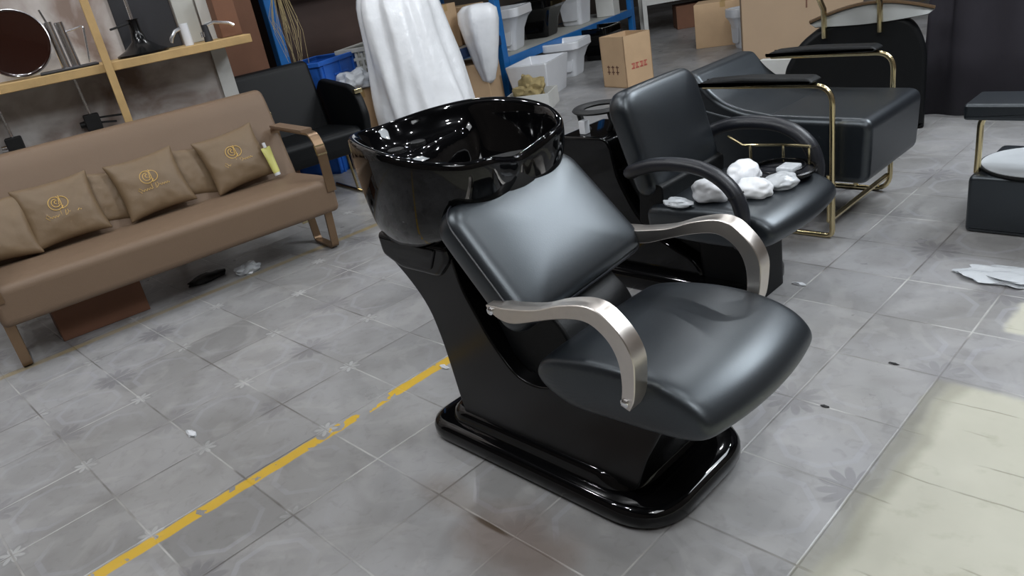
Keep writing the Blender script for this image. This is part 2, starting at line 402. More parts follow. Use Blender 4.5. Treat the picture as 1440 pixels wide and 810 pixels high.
# rear column and side shell, L shaped
prof=rpoly([(.935,.705),(.945,.625),(1.03,.555),(1.095,.475),(1.125,.36),(1.15,.16),(1.16,.09),(1.84,.09),(1.88,.20),(1.955,.345),(1.64,.352),(1.52,.315),(1.44,.33),(1.36,.42),(1.275,.58),(1.255,.70)],[.02,.03,.06,.06,.05,.03,.01,.02,.03,.02,.02,.04,.06,.05,.04,.02],4)
bm=B(); prism(bm,prof,.885,1.265); part('column_shell',bm,'shell',t,bev=.028)
bm=B(); prism(bm,rpoly([(.925,.712),(.932,.635),(1.02,.60),(1.20,.60),(1.262,.66),(1.262,.712)],.02,3),.868,1.282,.018,3); part('column_head',bm,'shell',t,angle=50)
bm=B(); prism(bm,rpoly([(1.0,.695),(1.02,.63),(1.18,.625),(1.22,.695)],.015,3),.862,.872,.003,1); part('head_inset',bm,'gloss',t,angle=50)
# glossy inner seat shell between column and seat
prof=rpoly([(1.30,.60),(1.40,.36),(1.52,.28),(1.9,.28),(1.92,.36),(1.66,.40),(1.62,.50),(1.50,.60)],.03,4)
bm=B(); prism(bm,prof,.93,1.22); part('seat_shell',bm,'leather_dull',t,bev=.02)
# collar under basin
bm=B(); lathe(bm,[(.12,.0),(.14,.02),(.145,.05),(.135,.075)],c=(1.02,YC,.60),n=40); part('basin_collar',bm,'gloss',t)
# basin
half=[(.79,0,.985),(.805,.08,.99),(.86,.168,1.0),(.97,.245,1.010),(1.11,.293,1.006),(1.25,.296,.988),(1.345,.258,.968),(1.405,.20,.952),(1.43,.125,.946),(1.42,.05,.925),(1.41,0,.915)]
pts=[Vector((x,YC-d,z)) for x,d,z in half]+[Vector((x,YC+d,z)) for x,d,z in reversed(half[1:-1])]
rim=catmull(pts,5,closed=True); NR=len(rim)
cx,cy=1.12,YC
def bot(i,rx_,ry_,cx_,z):
    a=math.atan2((rim[i].y-cy)/.31,(rim[i].x-cx)/.36); return Vector((cx_+rx_*math.cos(a),cy+ry_*math.sin(a),z))
rings=[]
for tt in [0,.06,.15,.26,.38,.5,.62,.73,.83,.91,.97,1.0]:
    ring=[]
    for i in range(NR):
        w_=tt**1.9*.60+.40*tt**6; bq=bot(i,.17,.15,.985,.645)
        p=rim[i].lerp(bq,w_); p.z=rim[i].z+(bq.z-rim[i].z)*(1-(1-tt)**1.15)
        ring.append(p)
    rings.append(ring)
outer=rings
bm=B()
R=[[bm.verts.new(p) for p in r] for r in outer]
for a,b in zip(R,R[1:]):
    for i in range(NR): bm.faces.new((a[i],a[(i+1)%NR],b[(i+1)%NR],b[i]))
bm.faces.new(R[-1])
# rolled rim + interior
inn=[]
def off(p,d):
    v=Vector((p.x-cx,p.y-cy,0)); l=v.length; return Vector((cx+v.x*(l-d)/l,cy+v.y*(l-d)/l,p.z))
for d,dz in [(.006,.008),(.014,.010),(.022,.006),(.030,-.006)]:
    inn.append([off(p,d)+Vector((0,0,dz)) for p in rim])
c2=Vector((1.16,YC,0))
def sst(a,b,x):
    q=max(0,min(1,(x-a)/(b-a))); return q*q*(3-2*q)
for s_ in (.985,.965,.94,.91,.87,.82,.76,.70,.63,.56,.48,.40,.30,.20,.10,.04):
    ring=[]
    for p0 in inn[3]:
        p=Vector((c2.x+(p0.x-c2.x)*s_,c2.y+(p0.y-c2.y)*s_,0))
        deep=p0.z-.235*(1-s_**5.0)**.75
        shal=p0.z-.062*(1-min(1,(s_-.80)/.2 if s_>.8 else 0)**2)
        w_=1-sst(.985,1.045,p.x)
        p.z=deep+(max(shal,deep)-deep)*w_
        ring.append(p)
    inn.append(ring)
prev=R[0]
for r in inn:
    cur=[bm.verts.new(p) for p in r]
    for i in range(NR): bm.faces.new((prev[i],cur[i],cur[(i+1)%NR],prev[(i+1)%NR]))
    prev=cur
bm.faces.new(prev)
basin=part('basin',bm,'gloss',t,angle=75,sub=1)
for dx,dy in ((0,-.045),(0,.045)):
    bm=B(); lathe(bm,[(.001,.001),(.022,.002),(.026,.0),(.026,-.01)],c=(.905+dx,YC+dy,.9285),n=20); part('tap_hole',bm,'rubber',basin)
bm=B(); lathe(bm,[(.001,.0),(.018,.003),(.026,.0)],c=(1.17,YC,.722),n=20); part('drain',bm,'chrome',basin)
# backrest pad
def pad(center,u,v,n_,hu,hv,th,rad=.07,puff=.02,nu=26,nv=22,shape=None):
    """puffed cushion. u,v in-plane unit vectors, n_ normal"""
    bm=B(); P=Vector(center);u=Vector(u).normalized();v=Vector(v).normalized();n_=Vector(n_).normalized()
    outline=rpoly([(-hu,-hv),(hu,-hv),(hu,hv),(-hu,hv)],rad,8)
    if shape: outline=[shape(a,b) for a,b in outline]
    secs=[]
    T=th/2; r=min(T,.035)
    secs=[(-T,-r),(-T+.3*r,-.35*r),(-T+r,0),(T-r,0),(T-.3*r,-.35*r),(T,-r)]
    rings=[]
    for z,d in secs:
        ring=[]
        for a,b in outline:
            l=math.hypot(a,b); k=(l+d)/l; ring.append((a*k,b*k,z))
        rings.append(ring)
    # front cap rings
    for s in (.93,.82,.68,.5,.3,.1):
        ring=[]
        for a,b,z in rings[5]:
            ring.append((a*s,b*s,T+puff*(1-s**3.2)))
        rings.append(ring)
    loft(bm,[[P+u*a+v*b+n_*z for a,b,z in r] for r in rings])
    return bm
fv=Vector((1.605-1.395,0,.600-.845)).normalized()  # down the slope
fn=Vector((-fv.z,0,fv.x)).normalized()
mid=Vector((1.492,YC,.728))-fn*.055
def bshape(a,b):
    # lower edge bows outward, top narrower
    return (a*(1-.05*max(0,-b/.16)), b+(.012*(1-(a/.25)**2) if b>0 else -.02*(1-(a/.25)**2)))
uu=(Vector((0,1,0))-fv*.055).normalized(); vv=(fv+Vector((0,1,0))*.055).normalized()
bm=pad(mid,uu,vv,fn,.280,.190,.11,.055,.016,shape=bshape); br=part('backrest',bm,'leather',t,angle=70,sub=1)
bm=B()
op=rpoly([(-.266,-.189),(.266,-.189),(.266,.189),(-.266,.189)],.062,8)
tube(bm,[mid+uu*bshape(a,b)[0]*1.03+vv*bshape(a,b)[1]+fn*.03 for a,b in op],.0035,6,closed=True); part('piping',bm,'pad',br)
bm=B(); prism(bm,rpoly([(1.23,.70),(1.33,.73),(1.47,.57),(1.40,.50),(1.27,.60)],.02,3),.98,1.17); part('backrest_bracket',bm,'leather_dull',t,bev=.008)
# neck filler between basin and backrest
bm=B(); lathe(bm,[(.01,-.05),(.13,-.045),(.16,0),(.15,.05),(.01,.06)],c=(0,0,0),n=28,mtx=Matrix.Translation((1.30,YC,.835))@Matrix.Diagonal((.7,1.15,1,1))); part('neck_support',bm,'rubber',t)
# seat cushion
def seat_cushion(prof,y0,y1,r,bow,yc,seg=6):
    bm=B(); prism(bm,prof,y0,y1,r,seg)
    return bm
prof=catmull([(1.60,0,.40),(1.62,0,.462),(1.72,0,.495),(1.86,0,.512),(1.98,0,.505),(2.07,0,.475),(2.115,0,.425),(2.09,0,.382),(2.0,0,.362),(1.85,0,.352),(1.70,0,.348)],4,closed=True)
prof=[(p.x,p.z) for p in prof]
bm=B()
NY=20; rings=[]
def cushion_ring(prof,yc,half,j,N,cen,bow,xb,kx=.10,kz=.22):
    s_=-1+2*j/N; s_=math.copysign(1-(1-abs(s_))**1.35,s_); e=abs(s_)
    sh=0 if e<.86 else 1-math.sqrt(max(0,1-((e-.86)/.14)**2))
    ring=[]
    for x,z in prof:
        xx=cen[0]+(x-cen[0])*(1-kx*sh)+bow*(1-s_*s_)*sst(xb-.3,xb+.12,x); zz=cen[1]+(z-cen[1])*(1-kz*sh)
        zz+=.008*(1-s_*s_)*sst(-.03,.05,z-cen[1])
        ring.append(Vector((xx,yc+half*s_,zz)))
    return ring
rings=[cushion_ring(prof,YC,.26,j,NY,(1.84,.43),.035,1.95) for j in range(NY+1)]
loft(bm,rings); seat=part('seat',bm,'leather',t,angle=80,sub=1)
bm=B(); prism(bm,rpoly([(1.64,.345),(1.70,.50),(1.94,.40),(1.98,.34)],.02,3),.845,1.305,.02,3); part('seat_side',bm,'leather_dull',t)
# arms
top=[(1.513,.625),(1.548,.628),(1.6,.632),(1.694,.650),(1.768,.677),(1.842,.694),(1.889,.689),(1.924,.665),(1.955,.631),(1.973,.588),(1.972,.54),(1.962,.481),(1.945,.447)]
low=[(1.921,.455),(1.932,.509),(1.930,.571),(1.911,.615),(1.875,.645),(1.835,.654),(1.768,.642),(1.696,.620),(1.608,.592),(1.557,.593),(1.519,.612)]
tp=[(p.x,p.z) for p in catmull([(a,0,b) for a,b in top],4)]; lp=[(p.x,p.z) for p in catmull([(a,0,b) for a,b in low],4)]
for y0,y1 in ((.772,.822),(1.328,1.378)):
    bm=B(); prism(bm,tp+lp,y0,y1,.002,1); a=part('armrest',bm,'steel',t,angle=28)
    ys=y0-.002 if y0<YC else y0-.002
    for (sx,sz) in ((1.53,.613),(1.936,.468)):
        bm=B(); lathe(bm,[(.011,.0),(.011,.004),(.007,.007),(.001,.007)],n=14,mtx=Matrix.Translation((sx,y0,sz))@Matrix.Rotation(PI/2,4,'X')); part('screw',bm,'chrome',a)
    # mounting lug
    yi0,yi1=(y1,.86) if y0<YC else (1.29,y0)
    bm=B(); box(bm,1.52,1.56,yi0-.001,yi1,.585,.625); part('arm_bracket',bm,'shell',t,bev=.006)
# ================================================================== SECOND UNIT
Y2=2.25
t=thing('shampoo_chair','black backwash chair without its basin, padded loop armrests, behind the nearest chair','salon chair',(1.1,Y2,0))
bm=B(); rings=[]
for z,d in [(0,.01),(.02,0),(.06,0),(.085,.012),(.09,.04)]: rings.append(plan_ring(rrect(.70+d,1.50-d,2.04+d,2.46-d,.10,.12),z))
loft(bm,rings); part('base_plate',bm,'gloss',t,angle=60)
prof=rpoly([(.585,.66),(.56,.5),(.575,.36),(.64,.22),(.72,.08),(1.3,.08),(1.26,.16),(1.08,.24),(.98,.34),(.90,.5),(.88,.66)],.05,4)
bm=B(); prism(bm,prof,2.10,2.40); part('column_shell',bm,'gloss',t,bev=.035)
bm=B(); prism(bm,rpoly([(.90,.52),(1.0,.34),(1.16,.22),(1.44,.10),(1.50,.20),(1.50,.33),(1.1,.36),(1.02,.52)],.03,4),2.14,2.36); part('seat_shell',bm,'leather_dull',t,bev=.02)
bm=B(); rings=[plan_ring(rrect(1.26,1.51,2.12,2.38,.03,.05),z) for z in (.0,.33)]; loft(bm,rings); part('front_column',bm,'leather_dull',t,angle=50)
# basin mounting ring
m_=Matrix.Translation((.735,Y2,.75))
bm=B(); tube(bm,[m_@Vector(((.100*math.cos(a)),.100*math.sin(a),0)) for a in [2*PI*i/36 for i in range(36)]],.012,8,closed=True,ry=.026); rg=part('mounting_ring',bm,'rubber',t)
for a in (-.5,1.6,3.6):
    bm=B(); q=m_@Vector((.10*math.cos(a),.10*math.sin(a),0)); tube(bm,[(q.x,q.y,.745),(q.x+.01,q.y,.70),(q.x*.6+.735*.4,q.y*.6+Y2*.4,.65)],.014,8); part('ring_prong',bm,'rubber',t)
bm=B(); rbox(bm,.70,.735,2.13,2.165,.66,.72,.005,2); part('valve',bm,'ceramic',t)
bm=B(); rbox(bm,.82,.86,2.30,2.335,.66,.75,.005,2); part('valve',bm,'ceramic',t)
# backrest with curved top
v2=Vector((1.175-1.055,0,.45-.87)).normalized(); n2=Vector((-v2.z,0,v2.x)).normalized()
def b2shape(a,b):
    if b<0: return (a*(1-.0*b),b-.045*(1-(a/.26)**2)+.01)
    return (a*.96,b)
bm=pad(Vector((1.115,Y2,.665))-n2*.05,(0,1,0),v2,n2,.262,.215,.11,.07,.02,shape=b2shape); part('backrest',bm,'leather',t,angle=70,sub=1)
# seat
bm=B(); prof=[(p.x,p.z) for p in catmull([(1.12,0,.36),(1.14,0,.42),(1.3,0,.435),(1.46,0,.445),(1.57,0,.435),(1.645,0,.40),(1.66,0,.35),(1.61,0,.31),(1.5,0,.295),(1.3,0,.295),(1.15,0,.31)],4,closed=True)]
rings=[cushion_ring(prof,Y2,.275,j,NY,(1.40,.37),.03,1.55,.12,.3) for j in range(NY+1)]
loft(bm,rings); part('seat',bm,'leather',t,angle=80,sub=1)
bm=B(); prism(bm,rpoly([(1.06,.33),(1.18,.33),(1.19,.50),(1.08,.52)],.02,3),2.02,2.48); part('back_panel',bm,'leather_dull',t,bev=.01)
for y in (1.955,2.545):
    pts=catmull([(1.07,y+(.035 if y<Y2 else -.035),.56),(1.12,y,.585),(1.22,y,.612),(1.35,y,.617),(1.45,y,.597),(1.53,y,.54),(1.565,y,.46),(1.56,y,.38),(1.54,y+(.02 if y<Y2 else -.02),.33)],4)
    bm=B(); tube(bm,pts,.027,12,ry=.034); a=part('armrest',bm,'pad',t)
    bm=B(); q=pts[int(len(pts)*.66)]; q2=pts[int(len(pts)*.66)+1]; tube(bm,[q,q.lerp(q2,.25)],.029,12,ry=.036); part('seam',bm,'rubber',a)
# things on that seat
SZ=.452
def blob(bm,c,r,sq=(1,1,1),amp=.2,seed=0,n=3):
    t0=bmesh.new(); bmesh.ops.create_icosphere(t0,subdivisions=n,radius=1)
    for v in t0.verts:
        d=noise.noise(v.co*1.7+Vector((seed,seed*.7,0)))*amp+noise.noise(v.co*3.2+Vector((0,seed,0)))*amp*.55
        v.co=v.co*(1+d)
        v.co=Vector((v.co.x*r*sq[0],v.co.y*r*sq[1],max(v.co.z,-.55)*r*sq[2]))+Vector(c)
    me=bpy.data.meshes.new('t'); t0.to_mesh(me); t0.free(); bm.from_mesh(me); bpy.data.meshes.remove(me)
def lay(bm,z):
    m0=min(v.co.z for v in bm.verts); bmesh.ops.translate(bm,vec=(0,0,z-m0),verts=bm.verts)
for i,(c,r,sq,lab) in enumerate([((1.365,2.09,0),.072,(1.15,1.0,.75),'white film-wrapped bowl-shaped lump nearest the backrest on the black seat'),
        ((1.40,2.26,0),.065,(1.0,1.1,1.0),'white film-wrapped round lump in the middle of the black seat'),
        ((1.50,2.16,0),.062,(1.2,1.0,.7),'small white wrapped lump beside the near padded armrest'),
        ((1.55,2.28,0),.055,(1.1,1.2,.6),'crinkled clear plastic bag lying closest to the seat front')]):
    bm=B(); blob(bm,c,r,sq,.17,i*3.1+1,4); lay(bm,SZ-.004); o=part('wrapped_package' if i<3 else 'plastic_bag',bm,'white' if i<3 else 'plastic_bag',angle=180,sub=1); tag(o,lab,'package' if i<3 else 'bag')
bm=B(); blob(bm,(1.27,2.00,0),.035,(1.8,1.0,.5),.4,9.2); lay(bm,SZ-.012); tag(part('plastic_bag',bm,'plastic_bag'),'twisted clear bag end lying near the backrest on the black seat','bag')
t=thing('gallery_tray','round black wire tray with a brass rail lying on the black seat','tray',(1.50,2.42,SZ+.002))
cc=Vector((1.49,2.405,SZ+.012))
bm=B(); tube(bm,[cc+Vector((.125*math.cos(a),.125*math.sin(a),.008)) for a in [2*PI*i/40 for i in range(40)]],.008,6,closed=True); part('rim',bm,'shell',t)
bm=B(); tube(bm,[cc+Vector((.095*math.cos(a)-.01,.095*math.sin(a),.02)) for a in [2*PI*i/40 for i in range(40)]],.004,6,closed=True); part('inner_ring',bm,'shell',t)
bm=B(); lathe(bm,[(.001,.0),(.12,.0),(.124,.006)],c=(cc.x,cc.y,SZ+.006),n=36); part('tray_floor',bm,'pad',t)
rail=[(1.19,2.52,.56),(1.27,2.50,.53),(1.35,2.52,.53),(1.44,2.52,.535),(1.56,2.50,.54)]
bm=B(); tube(bm,rail,.006,6); part('rail',bm,'gold',t)
for x,y in ((1.30,2.505),(1.44,2.515),(1.555,2.50)):
    bm=B(); tube(bm,[(x,y,SZ+.015),(x,y,.533)],.005,6); part('rail_post',bm,'gold',t)
bm=B(); rbox(bm,1.50,1.57,2.33,2.41,SZ+.03,SZ+.05,.006,2,mtx=None); tag(part('plastic_sachet',bm,'plastic_bag'),'flat clear sachet lying on the round black tray','sachet')
# ================================================================== GOLD LOUNGE
def gold_frame(t,y,xr=.87,xf=1.49,zt=.695,zb=.012,rear=1.32):
    bm=B(); p=pathround([(xr,y,zt),(xf,y,zt),(xf,y,.35)],.085,7)+pathround([(xf,y,.34),(xf,y,zb),(xr+.1,y,zb)],.085 if y>3.2 else .03,7); tube(bm,p,.0125,10); part('frame_tube',bm,'gold',t)
    bm=B(); tube(bm,[(rear,y,zb),(rear,y,.30)],.012,8); part('rear_post',bm,'gold',t)
t=thing('salon_lounge','long black padded salon lounge on polished brass tube frames, middle right','lounge',(1.2,3.19,0))
YA,YB=2.86,3.53
for y in (YA,YB): gold_frame(t,y)
bm=B(); tube(bm,[(1.475,YA,.085),(1.475,YB,.085)],.013,10); part('cross_bar',bm,'gold',t)
bm=B(); tube(bm,[(1.475,YA,.085),(1.475,YA,.30)],.010,8); part('inner_post',bm,'gold',t)
bm=B(); tube(bm,[(1.42,YA,.29),(1.18,YA,.30)],.008,8); part('side_rail',bm,'gold',t)
prof=rpoly([(.55,.25),(1.625,.25),(1.64,.54),(1.0,.55),(.80,.60),(.55,.62)],[.03,.045,.055,.1,.05,.03],6)
bm=B(); prism(bm,prof,2.895,3.495,.035,5); part('seat',bm,'leather',t,angle=60)
for y in (YA,YB):
    bm=B(); pr_=rpoly([(.85,.708),(1.05,.706),(1.40,.706),(1.43,.716),(1.40,.735),(1.1,.74),(.90,.728)],.012,3); prism(bm,pr_,y-.05,y+.05,.012,3); part('arm_pad',bm,'leather_dull',t,angle=60)
bm=B(); prism(bm,rpoly([(.60,.45),(.62,.68),(.72,.745),(.80,.74),(.86,.665),(.93,.61),(1.03,.572),(1.18,.548),(1.2,.50)],[.02,.04,.03,.02,.03,.04,.05,.01,.01],4),2.90,3.49,.03,4); part('backrest',bm,'leather',t,angle=60)
# ================================================================== ROUND BACKED CHAIR BEHIND THE LOUNGE
t=thing('barrel_chair','black round-backed salon chair with brass arms and bronze rim behind the lounge','salon chair',(.85,4.3,0))
pts=[]
bm=B()
prof=rpoly([(0,.0),(.0,.52),(.10,.70),(.26,.82),(.46,.87),(.68,.86),(.86,.80),(.95,.60),(.95,0)],[.01,.06,.08,.08,.1,.1,.1,.1,.01],5)
c0=Vector((.50,4.40,0)); ax=Vector((.93,.36,0)).normalized(); nn=Vector((-ax.y,ax.x,0))
def chairframe(): return Matrix(((ax.x,nn.x,0,c0.x),(ax.y,nn.y,0,c0.y),(0,0,1,0),(0,0,0,1)))
MF=chairframe()
bm=B(); prism(bm,[(a,b) for a,b in prof],0,.14,.04,4); bmesh.ops.transform(bm,matrix=MF@Matrix.Diagonal((.86,1,.83,1)),verts=bm.verts); part('back_shell',bm,'leather_dull',t,angle=60)
bm=B(); prism(bm,rpoly([(.08,.06),(.08,.40),(.87,.40),(.87,.06)],.04,4),.12,.62,.04,4); bmesh.ops.transform(bm,matrix=MF@Matrix.Diagonal((.86,1,.83,1)),verts=bm.verts); part('seat',bm,'leather_dull',t,angle=60)
# lining with bronze rim; its grey stands in for light on the upholstery top
arc=[Vector((.18+.80*s,.0,.84+.10*math.sin(PI*min(1,max(0,s*.92+.04))))) for s in [i/16 for i in range(17)]]
bm=B(); lo=[Vector((.22+.72*s,-.02,.83-.02*math.sin(PI*s))) for s in [i/16 for i in range(17)]]
rings=[[Vector((a.x,.02,a.z)),Vector((b.x,-.015,b.z)),Vector((b.x,.015,b.z-.01)),Vector((a.x,.06,a.z-.01))] for a,b in zip(arc,lo)]
loft(bm,rings); bmesh.ops.transform(bm,matrix=MF@Matrix.Diagonal((.86,1,.83,1)),verts=bm.verts); part('lining',bm,'litpad',t)
bm=B(); tube(bm,[MF@Vector((a.x*.86,a.y+.03,a.z*.83+.008)) for a in arc],.010,6,ry=.03); part('rim_band',bm,'bronze',t)
for s,(x0) in ((0,.24),(1,.55)):
    bm=B(); tube(bm,[MF@Vector((x0-.16,.02,1.06)),MF@Vector((x0-.04,-.02,.89)),MF@Vector((x0,-.04,.79)),MF@Vector((x0+.005,-.03,.62))],.016,8,ry=.024); part('arm_strap',bm,'gold' ,t)
# ================================================================== RIGHT LOUNGE (partly out of frame)
t=thing('salon_lounge','black padded lounge with low footrest cut off by the right edge','lounge',(2.4,3.4,0))
bm=B(); prism(bm,rpoly([(1.955,.0),(2.70,.0),(2.70,.255),(1.955,.255)],[.02,.02,.03,.03],4),3.11,3.58,.02,4); part('footrest',bm,'leather',t,angle=60)
bm=B(); tube(bm,pathround([(1.972,3.17,.25),(1.972,3.17,.505),(2.60,3.17,.505),(2.60,3.17,.25)],.06),.013,10); part('frame_tube',bm,'gold',t)
bm=B(); prism(bm,rpoly([(1.925,.492),(2.62,.492),(2.62,.565),(1.925,.560)],.015,3),3.09,3.32,.015,3); part('arm_pad',bm,'leather',t,angle=60)
t=thing('marble_disc','white round marble disc with black rim lying on the low footrest','disc',(2.17,3.30,.256))
bm=B(); lathe(bm,[(.001,0),(.215,0),(.22,.006),(.22,.012),(.001,.012)],c=(2.17,3.30,.256),n=48); part('rim',bm,'rubber',t)
bm=B(); lathe(bm,[(.001,.0),(.212,.0),(.212,.004),(.001,.006)],c=(2.17,3.30,.267),n=48); part('disc_top',bm,'marble',t)
# ================================================================== CURTAIN
bm=B(); pts=[];n=90
for i in range(n+1):
    s=i/n; x=1.14+1.9*s; y=4.97+.30*s+.018*math.sin(s*40)+.014*math.sin(s*17+1)
    pts.append((x,y))
rings=[]
for z in [0.01,.4,.8,1.2,1.8,2.6]:
    rings.append([Vector((x+(.03*z if x<1.3 else .0),y+.01*math.sin(z*5+x*8),z)) for x,y in pts])
loft(bm,rings,cap=False,closed=False); o=part('curtain',bm,'cloth',angle=180); sm=o.modifiers.new('solid','SOLIDIFY'); sm.thickness=.012
tag(o,'black floor-length cloth curtain in the far right corner','curtain')
# ================================================================== SOFA
SY=math.radians(-7)
F=frame((-1.20,.11,0),SY)
t=thing('sofa','long brown leatherette waiting sofa with flat metal arms along the wall','sofa',(-1.20,.11,0),SY,local=True)
bm=B(); prism(bm,rpoly([(-.66,.22),(.03,.235),(.03,.435),(-.10,.44),(-.66,.40)],[.03,.04,.045,.05,.03],5),-.03,1.74,.03,4); part('seat',bm,'brown',t,angle=60)
bm=B(); prism(bm,rpoly([(-.50,.36),(-.60,.36),(-.83,.86),(-.80,.92),(-.72,.92),(-.68,.86)],[.02,.03,.04,.03,.03,.05],5),-.03,1.745,.03,4); part('backrest',bm,'brown',t,angle=60)
def strap(bm,path,y,wd,th):
    P=[Vector(p) for p in path]; rings=[]
    for i,p in enumerate(P):
        a=P[max(0,i-1)];b=P[min(len(P)-1,i+1)]; d=(b-a).normalized(); nx=Vector((-d.z,0,d.x)) 
        q=Vector((p.x,0,p.z))
        rings.append([q+nx*th/2+Vector((0,y-wd/2,0)),q+nx*th/2+Vector((0,y+wd/2,0)),q-nx*th/2+Vector((0,y+wd/2,0)),q-nx*th/2+Vector((0,y-wd/2,0))])
    loft(bm,rings)
for y in (-.005,1.715):
    bm=B(); p=pathround([(-.60,0,.50),(-.62,0,.695),(-.02,0,.695),(.035,0,.62),(.03,0,.36)],.06,6)
    strap(bm,p,y,.055,.012); a=part('arm_frame',bm,'bronze',t,angle=35)
    bm=B(); strap(bm,pathround([(-.58,0,.708),(-.10,0,.708)],.02),y,.07,.014); part('arm_top',bm,'brown',a)
    bm=B(); strap(bm,[(.022,0,.632),(.034,0,.575)],y,.058,.016); part('polished_band',bm,'gold',a,angle=35,label='polished brass band')
    yl=y-.04 if y>1 else y+.0
    bm=B(); p=pathround([(-.02,0,.25),(-.045,0,.012),(-.30,0,.012),(-.33,0,.25)],.03,5); strap(bm,p,yl,.045,.014); part('leg',bm,'bronze',t,angle=35)
    bm=B(); strap(bm,[(-.40,0,.25),(-.43,0,.10)],yl,.045,.014); part('leg_brace',bm,'gold',t,angle=35)
bm=B(); box(bm,-.42,-.39,-.02,1.74,.19,.22); part('under_rail',bm,'dark',t,smooth=False)
# pillows
def pillow_bm(w,h,th,seed):
    bm=B(); n=18; g={}
    for side in (0,1):
        for i in range(n+1):
            for j in range(n+1):
                u=-1+2*i/n; v=-1+2*j/n
                edge=(i in (0,n) or j in (0,n))
                if side==1 and edge: g[(1,i,j)]=g[(0,i,j)]; continue
                px=u*w/2*(1-.09*(1-v*v)); pz=v*h/2*(1-.09*(1-u*u))
                d=th*((1-u**2)*(1-v**2))**.42*(1+.12*noise.noise(Vector((u*2+seed,v*2,side))))
                d+= .006*noise.noise(Vector((u*5+seed,v*5,1+side)))*(0 if edge else 1)
                g[(side,i,j)]=bm.verts.new((d if side==0 else -d,px,pz))
    for side in (0,1):
        for i in range(n):
            for j in range(n):
                bm.faces.new([g[(side,i,j)],g[(side,i+1,j)],g[(side,i+1,j+1)],g[(side,i,j+1)]])
    return bm
def logo(parent,M_,th,w):
    def pt(u,v):
        # on front face
        U=u/(w/2);V=v/(.36/2); d=th*((1-U*U)*(1-V*V))**.42
        return Vector((d+.002,u,v))
    def stroke(pp,r=.0022,name='gold_monogram'):
        bm=B(); tube(bm,[pt(a,b) for a,b in pp],r,6); return bm
    bm=B()
    A=[(-.018+.034*math.cos(a),.028+.036*math.sin(a)) for a in [math.radians(d) for d in range(60,331,15)]]
    for pp in (A,
        [(-.016+.020*math.cos(a),.030+.022*math.sin(a)) for a in [math.radians(d) for d in range(70,331,20)]],
        [(-.012+.009*math.cos(a),.034+.009*math.sin(a)) for a in [math.radians(d) for d in range(60,300,30)]],
        [(.008,.066),(.008,.03),(.004,-.008)],
        [(.008+.034*math.cos(a),.028+.032*math.sin(a)) for a in [math.radians(d) for d in range(-95,91,15)]],
        [(-.002,.064),(.004,.05),(.0,.028),(-.006,.02)]):
        tube(bm,[pt(a,b) for a,b in pp],.0019,6)
    part('gold_monogram',bm,'goldprint',parent)
    bm=B()
    def squig(x0,x1,y0,amp,nw):
        return [(x0+(x1-x0)*i/(nw*6),y0+(x0+(x1-x0)*i/(nw*6))*.0+amp*math.sin(i*PI/3)) for i in range(nw*6+1)]
    tube(bm,[pt(a,b) for a,b in [(-.075,-.048),(-.088,-.03),(-.080,-.018),(-.070,-.03)]],.0013,5)
    tube(bm,[pt(a,b) for a,b in squig(-.072,-.015,-.038,.005,4)],.0012,5)
    tube(bm,[pt(a,b) for a,b in [(-.012,-.012),(-.012,-.042)]],.0012,5)
    tube(bm,[pt(a,b) for a,b in [(.005,-.045),(.012,-.018),(.022,-.016),(.024,-.03),(.010,-.044)]],.0013,5)
    tube(bm,[pt(a,b) for a,b in squig(.028,.085,-.034,.005,4)],.0012,5)
    part('gold_script',bm,'goldprint',parent)
def pillow(name,lab,yc,lean=24,zz=.44,xf=-.44,roll=0,yaw=0,w=.40,h=.36,lg=True,th=.055):
    Mx=F@Matrix.Translation((xf-.085,yc,zz+h/2*math.cos(math.radians(lean))-.012))@Matrix.Rotation(math.radians(yaw),4,'Z')@Matrix.Rotation(math.radians(-lean),4,'Y')@Matrix.Rotation(math.radians(roll),4,'X')
    o=bpy.data.objects.new(name,None); reg(o,None); o.matrix_world=Mx; o['label']=lab; o['category']='cushion'; o['group']='printed cushions along the sofa' if lg else 'plain cushions on the sofa'; FR[o.name]=Matrix.Identity(4)
    bm=pillow_bm(w,h,th,yc*7); part('cushion_cover',bm,'pillow',o,angle=180,sub=1)
    if lg: logo(o,Mx,th,w)
    return o
pillow('throw_cushion','tan cushion with gold monogram, leftmost of the three printed ones on the sofa',.435,roll=1)
pillow('throw_cushion','tan cushion with gold monogram, middle one of three on the sofa',.905,roll=3)
pillow('throw_cushion','tan cushion with gold monogram beside the yellow tube on the sofa',1.40,roll=5)
pillow('throw_cushion','plain brown cushion cut off by the left edge of the photo',.10,lg=False,roll=-4,lean=28)
pillow('throw_cushion','plain brown cushion tucked behind the gap between left and middle printed cushions',.70,lg=False,lean=20,xf=-.50,roll=-10,w=.30,h=.31,th=.035)
pillow('throw_cushion','plain brown cushion tucked behind the gap between middle and right printed cushions',1.17,lg=False,lean=20,xf=-.50,roll=-10,w=.30,h=.31,th=.035)
